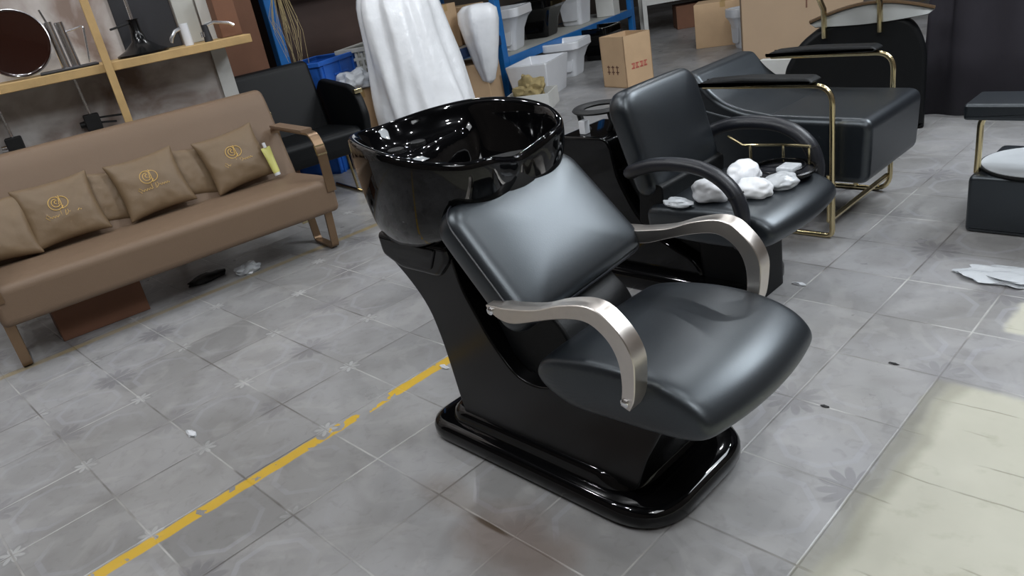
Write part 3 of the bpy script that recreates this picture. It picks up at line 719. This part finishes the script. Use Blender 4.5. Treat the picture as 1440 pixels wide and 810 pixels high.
# yellow tube standing
Mx=F@Matrix.Translation((-.42,1.59,.437))
o=bpy.data.objects.new('lotion_tube',None); reg(o,None); o.matrix_world=Mx@Matrix.Rotation(math.radians(-14),4,'Y')@Matrix.Rotation(math.radians(4),4,'X')@Matrix.Scale(1.12,4); FR[o.name]=Matrix.Identity(4)
o['label']='pale yellow squeeze tube with white cap leaning beside the right cushion'; o['category']='tube'
bm=B(); rings=[]
for z,a,b in [(.018,.017,.016),(.03,.019,.017),(.10,.022,.013),(.15,.026,.004),(.165,.026,.002)]:
    rings.append([Vector((b*math.cos(q),a*math.sin(q),z)) for q in [2*PI*i/20 for i in range(20)]])
loft(bm,rings); part('tube_body',bm,'tube',o)
bm=B(); lathe(bm,[(.001,.005),(.016,.005),(.017,.02),(.015,.022)],n=18); part('tube_base',bm,'ceramic',o)
bm=B(); lathe(bm,[(.009,.163),(.009,.19),(.001,.192)],n=14); part('cap',bm,'ceramic',o)
# rag and bag and carton under the sofa
bm=B(); blob(bm,tuple(F@Vector((-.22,1.18,0))),.05,(1.1,1.4,.7),.45,4.4); lay(bm,.0); tag(part('plastic_bag',bm,'plastic_bag'),'crumpled clear plastic bag on the floor under the sofa','bag')
bm=B(); box(bm,-.55,-.22,.18,.62,0,.19,mtx=F); o=part('carton',bm,'card2',bev=.004); tag(o,'brown carton on the floor under the left end of the sofa','box')
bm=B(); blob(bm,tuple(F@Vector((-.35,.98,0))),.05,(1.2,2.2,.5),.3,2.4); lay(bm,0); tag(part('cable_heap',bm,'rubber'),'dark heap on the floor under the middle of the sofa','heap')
# ================================================================== BLACK BENCH CHAIR behind sofa end
BYW=math.radians(-8)
t=thing('armchair','black leatherette armchair with brass trim between sofa and blue crates','armchair',(-1.86,2.70,0),BYW,local=True)
bm=B(); prism(bm,rpoly([(-.62,.30),(-.02,.30),(.0,.35),(0,.46),(-.05,.485),(-.62,.46)],[.03,.03,.02,.04,.03,.03],4),-.66,-.02,.02,3); part('seat',bm,'leather_dull',t,angle=60)
bm=B(); prism(bm,rpoly([(-.50,.36),(-.60,.36),(-.76,.88),(-.73,.955),(-.65,.94)],[.02,.03,.03,.03,.03],4),-.66,-.03,.03,3); part('backrest',bm,'leather_dull',t,angle=60)
for y in (-.66,.03):
    bm=B(); prism(bm,rpoly([(-.72,.38),(-.02,.33),(.03,.55),(-.02,.70),(-.14,.76),(-.62,.80),(-.72,.72)],[.03,.03,.05,.06,.08,.05,.04],4),y-.03,y+.03,.02,3); a=part('arm_panel',bm,'leather_dull',t,angle=60)
    bm=B(); rbox(bm,-.05,-.01,y-.032,y+.032,.705,.735,.004,2); part('brass_band',bm,'gold',a)
    for x in (-.06,-.16):
        bm=B(); tube(bm,[(x,y*.7-.14,.32),(x+.05,y*.7-.14,.015)],.010,8); part('leg',bm,'gold',t)
    bm=B(); tube(bm,[(.05,y*.7-.14,.012),(-.50,y*.7-.14,.012)],.011,8); part('skid',bm,'gold',t)
# ================================================================== LEFT WALL RACK
RY=math.radians(-14); RF=frame((-2.195,.661,0),RY)
bm=B(); box(bm,-.42,-.35,-3.2,1.30,0,CH,mtx=RF); struct('wall_side',bm,'plaster',smooth=False)
bm=B(); box(bm,-.43,-.33,1.215,1.31,0,CH,mtx=RF); o=struct('trim_1',bm,'offwhite',smooth=False)
t=thing('wall_shelf','raw timber wall shelf with upright posts above the brown sofa','shelf',(-2.195,.661,0))
FRw=FR[t.name]
bm=B(); box(bm,-.348,.02,-1.2,1.42,1.195,1.245,mtx=RF); part('shelf_board',bm,'wood',t,bev=.004)
for y,lean in ((.572,0),):
    bm=B(); box(bm,.02,.05,y-.022,y+.022,0,2.3,mtx=RF); part('upright',bm,'wood',t,bev=.003)
SH=1.246
def R_(x,y,z): return RF@Vector((x,y,z))
bm=B(); Mm=RF@Matrix.Translation((-.10,.16,SH+.19))@Matrix.Rotation(math.radians(80),4,'Y')@Matrix.Rotation(math.radians(8),4,'X')
t=thing('round_mirror','dark brown round mirror disc leaning on the timber shelf','tray',tuple(R_(-.10,.03,SH)))  # round dark mirror, modelled as a coated brown disc
lathe(bm,[(.001,.012),(.165,.012),(.18,.02),(.18,-.004),(.001,-.004)],n=48,mtx=Mm); part('mirror_disc',bm,'mirror_brown',t)
bm=B(); tube(bm,[Mm@Vector((.183*math.cos(a),.183*math.sin(a),.012)) for a in [2*PI*i/48 for i in range(48)]],.004,6,closed=True); part('mirror_rim',bm,'chrome',t)
def tap(name,lab,y,x=-.12,kind=0):
    t=thing(name,lab,'tap',tuple(R_(x,y,SH)))
    if kind==0:
        bm=B(); box(bm,x-.10,x+.10,y-.14,y+.17,SH,SH+.012,mtx=RF); part('base_plate',bm,'dark',t,bev=.004)
        for dy,h in ((0,.27),(.055,.26)):
            bm=B(); tube(bm,[R_(x,y+dy,SH+.01),R_(x,y+dy-.01,SH+h)],.025,12); part('tap_body',bm,'chrome',t)
        bm=B(); tube(bm,[R_(x,y-.01,SH+.26),R_(x,y-.025,SH+.34)],.007,8); part('lever',bm,'chrome',t)
        bm=B(); tube(bm,pathround([R_(x,y+.05,SH+.20),R_(x,y+.165,SH+.22),R_(x,y+.13,SH+.02)],.02),.006,8); part('spout',bm,'chrome',t)
    elif kind==1:
        bm=B(); tube(bm,[R_(x,y,SH),R_(x,y,SH+.13)],.026,16); part('tap_body',bm,'ceramic',t)
        bm=B(); tube(bm,pathround([R_(x,y-.01,SH+.10),R_(x,y-.07,SH+.09),R_(x,y-.09,SH+.04)],.03),[.010]*9+[.012],8) if False else tube(bm,[R_(x,y-.01,SH+.11),R_(x,y-.06,SH+.095),R_(x,y-.09,SH+.06),R_(x,y-.10,SH+.035)],.011,8); part('spout',bm,'chrome',t)
    else:
        bm=B(); tube(bm,[R_(x,y,SH),R_(x,y,SH+.06),R_(x,y,SH+.10)],[.026,.02,.018],12); part('tap_body',bm,'dark',t)
        bm=B(); tube(bm,[R_(x,y,SH+.095),R_(x,y+.06,SH+.105),R_(x,y+.15,SH+.085),R_(x,y+.175,SH+.065)],[.012,.011,.010,.010],8); part('spout',bm,'chrome',t)
        bm=B(); tube(bm,[R_(x,y-.02,SH+.03),R_(x,y-.02,SH+.06)],.016,10); part('collar',bm,'chrome',t)
tap('mixer_tap','tall twin-body chrome mixer tap on the timber shelf',.365,kind=0)
tap('mixer_tap','white cylindrical tap with curved chrome spout on the timber shelf',1.06,x=-.06,kind=1)
tap('mixer_tap','short dark tap with long chrome lever at the shelf end',1.18,x=-.07,kind=2)
t=thing('chair_pedestal','black flared chair pedestal standing on the timber shelf','pedestal',tuple(R_(-.16,.80,SH)))
bm=B(); lathe(bm,[(.001,0),(.15,0),(.15,.012),(.10,.035),(.045,.08),(.03,.14),(.03,.20),(.04,.205),(.001,.206)],n=36,mtx=RF@Matrix.Translation((-.16,.80,SH))); part('flared_base',bm,'shell',t)
bm=B(); lathe(bm,[(.001,.2),(.01,.2),(.01,.34),(.001,.34)],n=12,mtx=RF@Matrix.Translation((-.16,.80,SH))); part('piston',bm,'chrome',t)
bm=B(); tube(bm,[R_(-.16,.80,SH+.19),R_(-.10,.66,SH+.17)],.006,6); part('lever',bm,'rubber',t)
bm=B(); box(bm,-.34,-.33,.72,1.06,SH,SH+.5,mtx=RF); tag(part('dark_sheet',bm,'dark',bev=.004),'dark grey sheet panel leaning behind the black pedestal on the shelf','panel')
bm=B(); box(bm,-.335,-.31,1.07,1.20,SH,SH+.6,mtx=RF); tag(part('grey_sheet',bm,'greybox',bev=.004),'pale grey panel standing behind the white tap on the shelf','panel')
bm=B(); box(bm,-.32,-.14,1.28,1.41,SH,SH+.30,mtx=RF); tag(part('carton',bm,'card2',bev=.004),'brown carton standing on the right end of the timber shelf','box')
t=thing('storage_cabinet','tall brown board cabinet beside the plaster wall behind the black armchair','cabinet',(-3.15,2.45,0))
bm=B(); box(bm,-3.40,-3.0,2.18,2.70,0,1.9); part('body',bm,'card2',t,bev=.006)
bm=B(); box(bm,-3.41,-2.985,2.17,2.71,1.9,1.93); part('top_board',bm,'wood',t,bev=.003)
# shower rail fittings on the wall
def rail_fit(y,zc,lab,chrome=False):
    t=thing('shower_rail',lab,'shower rail',tuple(R_(-.33,y,zc)))
    bm=B(); tube(bm,[R_(-.31,y,zc),R_(-.31,y-.01,zc+.265)],.011,10); part('rail',bm,'chrome',t)
    bm=B(); rbox(bm,-.335,-.265,y-.045,y+.045,zc-.09,zc+.01,.008,2,mtx=RF); part('clamp',bm,'rubber',t)
    bm=B(); tube(bm,[R_(-.30,y-.04,zc-.045),R_(-.30,y-.075,zc-.045)],[.022,.018],10); part('knob',bm,'chrome' if chrome else 'rubber',t)
    if not chrome:
        for k,(dz,ln) in enumerate(((-.02,.20),(-.05,.13))):
            bm=B(); tube(bm,[R_(-.28,y+.04,zc+dz),R_(-.28,y+ln,zc+dz-.015)],.006,6); part('arm',bm,'rubber',t)
    bm=B(); box(bm,-.35,-.33,y-.02,y+.02,zc-.07,zc-.01,mtx=RF); part('wall_plate',bm,'dark',t)
rail_fit(.395,.955,'chrome rail with square black clamp on the plaster wall above the sofa')
rail_fit(-.05,.925,'chrome rail with chrome knob and clamp at the left edge of the wall',True)
# hanging straw bundle
bm=B()
for i in range(30):
    a=random.uniform(-1,1); b=random.uniform(-1,1); l=random.uniform(.2,.55)
    p0=Vector((-2.88+.02*b,2.88+.03*a,1.55)); tube(bm,[p0,p0+Vector((.02*b,.05*a,-.15)),p0+Vector((.03*b,.11*a,-.15-l*.5)),p0+Vector((.03*b,.06*a+random.uniform(-.03,.03),-.15-l))],.0016,4)
o=part('straw_bundle',bm,'straw'); tag(o,'loose tan fibre strands hanging beside the blue steel upright','straw',kind='stuff')
# ================================================================== BLUE RACK
A0=Vector((-3.14,5.47,0)); A1=Vector((-3.98,8.88,0)); du_=(A1-A0).normalized(); L1=(A1-A0).length
ang=math.atan2(du_.y,du_.x)-PI/2
KF=frame(A0,ang)     # local y along the rack, x forward(+x side)
def K_(x,y,z): return KF@Vector((x,y,z))
t=thing('storage_rack','tall bright blue steel storage rack holding basins at the back left','rack',tuple(A0))
for y in (-1.3,0.0,L1):
    for x in (-.05,-.75):
        bm=B(); rbox(bm,x-.035,x+.035,y-.05,y+.05,0,2.6,.004,1,mtx=KF); part('post',bm,'blue',t,angle=30)
ZS=.42
for y0,y1,zs,mm in ((.05,L1-.05,ZS,'blue'),(-1.25,-.05,.66,'navy'),(.05,L1-.05,1.35,'blue'),(-1.25,-.05,1.45,'blue')):
    for x in (-.03,-.77):
        bm=B(); box(bm,x-.02,x+.02,y0,y1,zs-.09,zs,mtx=KF); part('beam',bm,mm,t,bev=.004)
    bm=B(); box(bm,-.76,-.05,y0,y1,zs-.02,zs-.003,mtx=KF); part('shelf_deck',bm,'greybox',t,smooth=False)
def ceramic_basin(name,lab,c,w,l,h,m,yaw=0,z=0,cat='basin',sq=False):
    """tapered wall basin/toilet bowl: rounded top slab with tapered body and recess lines"""
    t=thing(name,lab,cat,(c[0],c[1],z),yaw,local=True)
    bm=B(); rings=[]
    pf=[(0,.80,0),(.01,.82,0),(h*.5,.91,0),(h*.97,1,0),(h,.985,0),(h,.92,0),(h*.8,.85,0),(h*.6,.7,0),(h*.55,.3,0)] if sq else None
    for zz,s,d in pf or [(0,.52,.0),(.02,.56,.0),(h*.45,.66,0),(h*.70,.84,0),(h*.78,.96,0),(h*.80,1,0),(h*.97,1,0),(h,.97,0),(h,.86,0),(h*.80,.74,0),(h*.62,.55,0),(h*.55,.2,0)]:
        rings.append([Vector((a*s,b*s,zz)) for a,b in rpoly([(-w/2,-l/2),(w/2,-l/2),(w/2,l/2),(-w/2,l/2)],.02 if sq else .10,5)])
    loft(bm,rings); bo=part('bowl',bm,m,t,angle=35)
    if sq: return t
    bm=B(); prism(bm,rpoly([(-w*.22,.06),(w*.22,.06),(w*.30,h*.62),(-w*.30,h*.62)],.03,3),-l*.30-.02,-l*.27,.004,1); part('front_panel',bm,m,t)
    return t
p=K_(-.36,.62,0); ceramic_basin('wall_basin','white ceramic basin on the blue shelf beside the near post',p,.55,.62,.46,'ceramic',ang+.2,ZS)
p=K_(-.42,1.55,0); ceramic_basin('wall_basin','glossy black ceramic basin on the blue shelf',p,.55,.66,.44,'gloss',ang+.1,ZS)
p=K_(-.36,2.42,0); ceramic_basin('wall_basin','tall white ceramic basin on the blue shelf beside the black one',p,.5,.56,.62,'ceramic',ang,ZS)
bm=B(); box(bm,-.28,-.02,2.88,3.08,ZS,ZS+.30,mtx=KF); tag(part('white_box',bm,'offwhite',bev=.006),'small white box on the far end of the blue shelf','box')
bm=B(); lathe(bm,[(.001,0),(.06,0),(.06,.09),(.001,.09)],n=16,mtx=KF@Matrix.Translation((-.16,3.24,ZS))); tag(part('white_pot',bm,'ceramic'),'small white round pot beside the far blue post','pot')
ceramic_basin('pedestal_basin','white square-fronted ceramic basin on the floor under the blue shelf',(-2.86,5.62),.46,.66,.36,'ceramic',ang+.12,0,sq=True)
ceramic_basin('pedestal_basin','white rounded ceramic basin on the floor behind the square one',(-3.25,6.55),.46,.56,.40,'ceramic',ang+.1,0)
ceramic_basin('pedestal_basin','glossy black ceramic basin on the floor under the blue shelf',(-3.55,7.5),.5,.5,.40,'gloss',ang,0)
bm=B(); box(bm,-.72,-.30,2.2,3.2,0,.36,mtx=KF); tag(part('black_case',bm,'shell',bev=.01),'black case on the floor under the far end of the blue shelf','case')
t=thing('tissue_carton','open low white carton on the floor in front of the near blue post','box',(-2.45,5.05,0))
bm=B(); mt=Matrix.Translation((-2.45,5.05,0))@Matrix.Rotation(.5,4,'Z')
for b_ in ((-.22,.22,-.20,-.19),(-.22,.22,.19,.20),(-.22,-.21,-.19,.19),(.21,.22,-.19,.19)): box(bm,*b_,0.005,.16,mtx=mt)
box(bm,-.22,.22,-.2,.2,0,.006,mtx=mt); part('carton_body',bm,'offwhite',t,smooth=False)
bm=B(); blob(bm,(-2.47,5.07,.10),.15,(1.0,.9,.9),.5,5.5,4); lay(bm,.10); o=part('crumpled_paper',bm,'rag'); tag(o,'crumpled tan packing paper heaped in the low white carton','paper')
def carton(lab,c,s,yaw=0,z=0,m='card',flaps=False,name='carton',group=None):
    t=thing(name,lab,'box',(c[0],c[1],z),yaw,local=True,group=group); w,l,h=s
    bm=B()
    if flaps:
        th=.008
        for b_ in ((-w/2,w/2,-l/2,-l/2+th),(-w/2,w/2,l/2-th,l/2),(-w/2,-w/2+th,-l/2,l/2),(w/2-th,w/2,-l/2,l/2)): box(bm,*b_,0.0,h)
        box(bm,-w/2,w/2,-l/2,l/2,0,.01); part('carton_body',bm,m,t,smooth=False)
    else:
        box(bm,-w/2,w/2,-l/2,l/2,0,h); part('carton_body',bm,m,t,bev=.005)
        bm=B(); box(bm,-w/2-.001,w/2+.001,-.03,.03,h-.06,h+.001); part('tape',bm,'wood',t,smooth=False)
    return t
tc=carton('brown open-topped carton with red print standing on the floor past the rack',(-2.02,6.05),(.36,.36,.50),-.2,flaps=True)
# printed marks on its right face and left face
bm=B()
for i in range(4):
    y0=-.10+i*.055
    box(bm,.180,.1815,y0,y0+.042,.17,.185); box(bm,.180,.1815,y0,y0+.042,.215,.228); box(bm,.180,.1815,y0+.016,y0+.026,.17,.228); box(bm,.180,.1815,y0+(.0 if i%2 else .034),y0+(.008 if i%2 else .042),.17,.228)
part('red_print',bm,'red',tc,smooth=False)
bm=B()
for i in range(3):
    x0=-.10+i*.065; box(bm,x0,x0+.045,-.1815,-.180,.15,.16); box(bm,x0,x0+.045,-.1815,-.180,.20,.21); box(bm,x0+.015,x0+.028,-.1815,-.180,.13,.22)
part('brown_print',bm,'ink',tc,smooth=False)
carton('large brown carton on the floor left of the near blue post',(-3.18,4.98),(.46,.50,.48),ang+.30)
carton('brown carton on the dark blue shelf behind the white wrapped piece',tuple(K_(-.40,-.75,0))[:2],(.5,.40,.42),ang+.1,.66)
carton('brown carton on the dark blue shelf next to the blue post',tuple(K_(-.36,-.28,0))[:2],(.5,.34,.36),ang,.66)
carton('dark brown carton on the floor behind the white wrapped piece',tuple(K_(-.45,-1.0,0))[:2],(.45,.36,.5),ang,0,m='card2')
# white film bag hanging on shelf
bm=B(); rings=[]
for z,a,b in [(.30,.03,.03),(.34,.08,.07),(.48,.13,.12),(.70,.17,.17),(.90,.19,.21),(1.0,.18,.21),(1.05,.13,.14),(1.06,.02,.02)]:
    rings.append([Vector((b*math.cos(q)*(1+.12*noise.noise(Vector((q*2,z*4,0)))),a*math.sin(q)*(1+.22*noise.noise(Vector((math.cos(q)*2,math.sin(q)*2+z*3,3)))+.06*math.sin(q*6+z*4)),z)) for q in [2*PI*i/28 for i in range(28)]])
loft(bm,rings); bmesh.ops.transform(bm,matrix=KF@Matrix.Translation((.12,-.60,-.02))@Matrix.Diagonal((1,.85,1,1)),verts=bm.verts)
o=part('film_bag',bm,'white',angle=180); tag(o,'white film bag hanging from the dark blue shelf beside the blue post','bag')
# big wrapped standing piece
t=thing('wrapped_chair','tall chair-shaped piece shrouded in white translucent film behind the basin','wrapped furniture',(-2.30,3.58,0))
bm=B(); rings=[]
for z,rx_,ry_,dx in [(0,.40,.40,.10),(.15,.40,.42,.08),(.3,.38,.42,.07),(.45,.36,.42,.05),(.6,.34,.42,.04),(.75,.32,.42,.03),(.9,.30,.41,.01),(1.05,.28,.41,0),(1.17,.25,.39,-.02),(1.26,.21,.34,-.03),(1.33,.14,.22,-.03),(1.35,.02,.03,-.03)]:
    ring=[]
    for i in range(96):
        q=2*PI*i/96; k=1+(.07*math.sin(q*9+z*1.2)+.035*math.sin(q*17-z*3))*(1-z/2.6)+.12*noise.noise(Vector((math.cos(q)*2.2,math.sin(q)*2.2,z*1.6)))
        ring.append(Vector((-2.30+dx+rx_*k*math.cos(q),3.58+ry_*k*math.sin(q)*.92,z*1.06)))
    rings.append(ring)
loft(bm,rings); part('film_cover',bm,'white',t,angle=180,sub=1)
bm=B(); blob(bm,(-2.50,3.45,0),.16,(1,1,1.4),.3,8.8,4); bmesh.ops.translate(bm,vec=(0,0,1.0),verts=bm.verts); 
bm.free()
# crates
def crate(lab,c,s,yaw,z,m,slots=True,grp=None):
    t=thing('plastic_crate',lab,'crate',(c[0],c[1],z),yaw,local=True,group=grp); w,l,h=s
    bm=B(); th=.02
    if not slots:
        for b_ in ((-w/2,w/2,-l/2,-l/2+th),(-w/2,w/2,l/2-th,l/2),(-w/2,-w/2+th,-l/2,l/2),(w/2-th,w/2,-l/2,l/2)): box(bm,*b_,0,h)
    else:
        for r in range(5):
            z0=r*(h-.03)/4; z1=z0+.022
            for b_ in ((-w/2,w/2,-l/2,-l/2+th),(-w/2,w/2,l/2-th,l/2),(-w/2,-w/2+th,-l/2,l/2),(w/2-th,w/2,-l/2,l/2)): box(bm,*b_,z0,z1)
        for k in range(10):
            y0=-l/2+k*(l-.02)/9; box(bm,w/2-th+.001,w/2-.001,y0,y0+.024,0,h); box(bm,-w/2+.001,-w/2+th-.001,y0,y0+.024,0,h)
        for k in range(7):
            x0=-w/2+k*(w-.02)/6; box(bm,x0,x0+.024,-l/2+.001,-l/2+th-.001,0,h); box(bm,x0,x0+.024,l/2-th+.001,l/2-.001,0,h)
    box(bm,-w/2,w/2,-l/2,l/2,0,.02)
    part('crate_body',bm,m,t,smooth=False)
    bm=B(); 
    for b_ in ((-w/2-.015,w/2+.015,-l/2-.015,-l/2+.02),(-w/2-.015,w/2+.015,l/2-.02,l/2+.015),(-w/2-.015,-w/2+.02,-l/2,l/2),(w/2-.02,w/2+.015,-l/2,l/2)): box(bm,*b_,h-.03,h+.005)
    part('crate_rim',bm,m,t,bev=.004)
    bm=B()
    if slots: bm.free()
    else:
        for y0 in (-l/2+.05,0,l/2-.08): box(bm,w/2,w/2+.012,y0,y0+.02,0,h)
        box(bm,w/2,w/2+.012,-.10,.12,h*.55,h*.60); part('ribs',bm,m,t,smooth=False)
CG='blue crates behind the armchair'
for (cxx,cyy,zz,lab) in [(-2.95,3.05,0,'blue crate on the floor directly behind the black armchair, bottom of its stack'),(-2.95,3.05,.305,'blue crate in the middle of the stack behind the black armchair'),(-2.90,3.07,.61,'topmost blue crate behind the black armchair backrest'),
      (-2.95,3.72,0,'blue crate on the floor under the grey crate, lowest one'),(-2.95,3.72,.305,'blue crate right under the light grey slotted crate')]:
    crate(lab,(cxx,cyy),(.40,.58,.29),ang+.2,zz,'bluebox',False,CG)
crate('light grey slotted crate on top beside the topmost blue crate',(-2.90,3.60),(.34,.50,.31),ang+.25,.61,'greybox',True)
bm=B(); blob(bm,(-2.60,3.18,0),.12,(1,1.2,.8),.35,6.1,4); bmesh.ops.translate(bm,vec=(0,0,.69),verts=bm.verts); tag(part('plastic_bag',bm,'plastic_bag'),'crumpled clear plastic bag on the brown carton beside the white wrapped piece','bag')
carton('brown carton standing between blue crates and wrapped piece',(-2.60,3.15),(.18,.26,.62),ang+.1)
bm=B(); lathe(bm,[(.001,0),(.05,0),(.05,.12),(.02,.15),(.02,.18),(.001,.18)],n=16,mtx=Matrix.Translation((-1.62,2.62,.055))@Matrix.Rotation(PI/2,4,'X')); tag(part('clear_bottle',bm,'plastic_bag'),'clear plastic bottle lying on the floor by the armchair legs','bottle')
# left blue rack post with ties
t=thing('rack_frame','blue steel rack frame upright behind the black armchair','rack',(-3.1,2.89,0))
bm=B(); rbox(bm,-3.15,-3.07,2.84,2.935,0,2.4,.004,1); part('post',bm,'blue',t)
bm=B(); box(bm,-3.16,-3.08,2.935,4.3,1.42,1.50); part('beam',bm,'blue',t,bev=.004)
bm=B(); box(bm,-3.8,-3.3,2.95,3.95,0,1.55); tag(part('dark_cabinet',bm,'darkbrown',bev=.01),'dark brown cabinet in shade behind the crates','cabinet')
# ================================================================== FAR RIGHT-OF-RACK STUFF
W0=Vector((-3.95,9.1,0)); W1=Vector((-1.6,11.2,0)); 
wy=math.atan2((W1-W0).y,(W1-W0).x)-PI/2; WF=frame(W0,wy); WL=(W1-W0).length
t=thing('storage_rack','white steel storage rack far behind the open carton','rack',tuple(W0))
for y in (0,WL):
    for x in (-.03,-.6):
        bm=B(); box(bm,x-.03,x+.03,y-.03,y+.03,0,2.4,mtx=WF); part('post',bm,'offwhite',t,smooth=False)
for zs in (.50,1.3):
    bm=B(); box(bm,-.60,0,.03,WL-.03,zs-.09,zs,mtx=WF); part('shelf_board',bm,'offwhite',t,bev=.004)
for i,(y,w_,h,mm,lab) in enumerate([(.35,.34,.42,'card','brown carton on the white rack next to the blue post'),(.95,.30,.3,'rag','tan bundle on the white rack, second from the blue post'),(1.6,.34,.24,'rag','tan bundle in the middle of the white rack'),(2.3,.3,.3,'card2','dark brown carton at the far end of the white rack')]):
    p=WF@Vector((-.28,y,0)); carton(lab,(p.x,p.y),(.4,w_,h),wy+.1,.50,m=mm)
p=WF@Vector((-.3,.9,0)); carton('dim brown carton under the white rack',(p.x,p.y),(.4,.9,.32),wy,0,m='card2')
p=WF@Vector((-.3,2.2,0)); carton('dark case under the far end of the white rack',(p.x,p.y),(.4,.7,.34),wy,0,m='darkbrown')
carton('plain brown carton on the floor left of the tan panel',(-2.12,8.15),(.40,.66,.50),-1.15)
t=thing('wood_panel','tall tan plywood panel box behind the lounge','panel',(-.95,7.3,0),-1.0,local=True)
bm=B(); box(bm,-.12,.12,-.42,.72,0,1.15); part('panel_body',bm,'boardtan',t,bev=.006)
bm=B(); box(bm,.120,.1215,.02,.05,.62,.64);box(bm,.120,.1215,.10,.14,.62,.65);box(bm,.120,.1215,.19,.205,.44,.56); part('dark_marks',bm,'ink',t,smooth=False)
ceramic_basin('toilet_bowl','small white ceramic toilet between far carton and tan panel',(-1.68,7.85),.30,.42,.44,'ceramic',-.6,0,'toilet')
bm=B(); box(bm,-.48,.05,5.9,5.96,0,.22,mtx=None); tag(part('white_board',bm,'offwhite',bev=.004),'pale board standing on the floor behind the lounge armrest','board')
bm=B(); box(bm,-.2,3.4,9.4,9.5,0,2.2); tag(part('partition_panel',bm,'darkbrown',bev=.01),'dark reddish partition panel far behind the round-backed chair','panel')
# bits on the floor
bm=B(); blob(bm,(2.24,2.70,0),.08,(1.9,1.0,.22),.5,3.3,4); lay(bm,.0); tag(part('plastic_bag',bm,'plastic_bag'),'flattened clear plastic bag on the tiles at the right edge','bag')
def chip(x,y,lab,m='ceramic',s=.012,seed=1,grp=None):
    bm=B(); blob(bm,(x,y,0),s,(1.6,.6,.35),.5,seed,2); lay(bm,0); tag(part('paper_scrap' if m!='rubber' else 'grit_lump',bm,m),lab,'scrap' if m!='rubber' else 'grit',group=grp)
chip(.18,.33,'white curled paper scrap on tiles left of the yellow line',s=.022,seed=2)
chip(.705,1.155,'white scrap at the end of the yellow line by the base',s=.016,seed=5)
chip(1.57,2.36,'white scrap on the floor by the second chair column',s=.018,seed=8)
chip(2.10,1.93,'small black lump on the tiles near the bare patch',m='rubber',s=.010,seed=3)
chip(2.02,1.60,'tiny dark fleck on the tile right of the seat',m='rubber',s=.009,seed=4)
# ------------------------------------------------------------------ view
v=bpy.context.scene.view_settings
v.view_transform='Standard'; v.look='None'; v.exposure=.30; v.gamma=1; v.use_curve_mapping=False
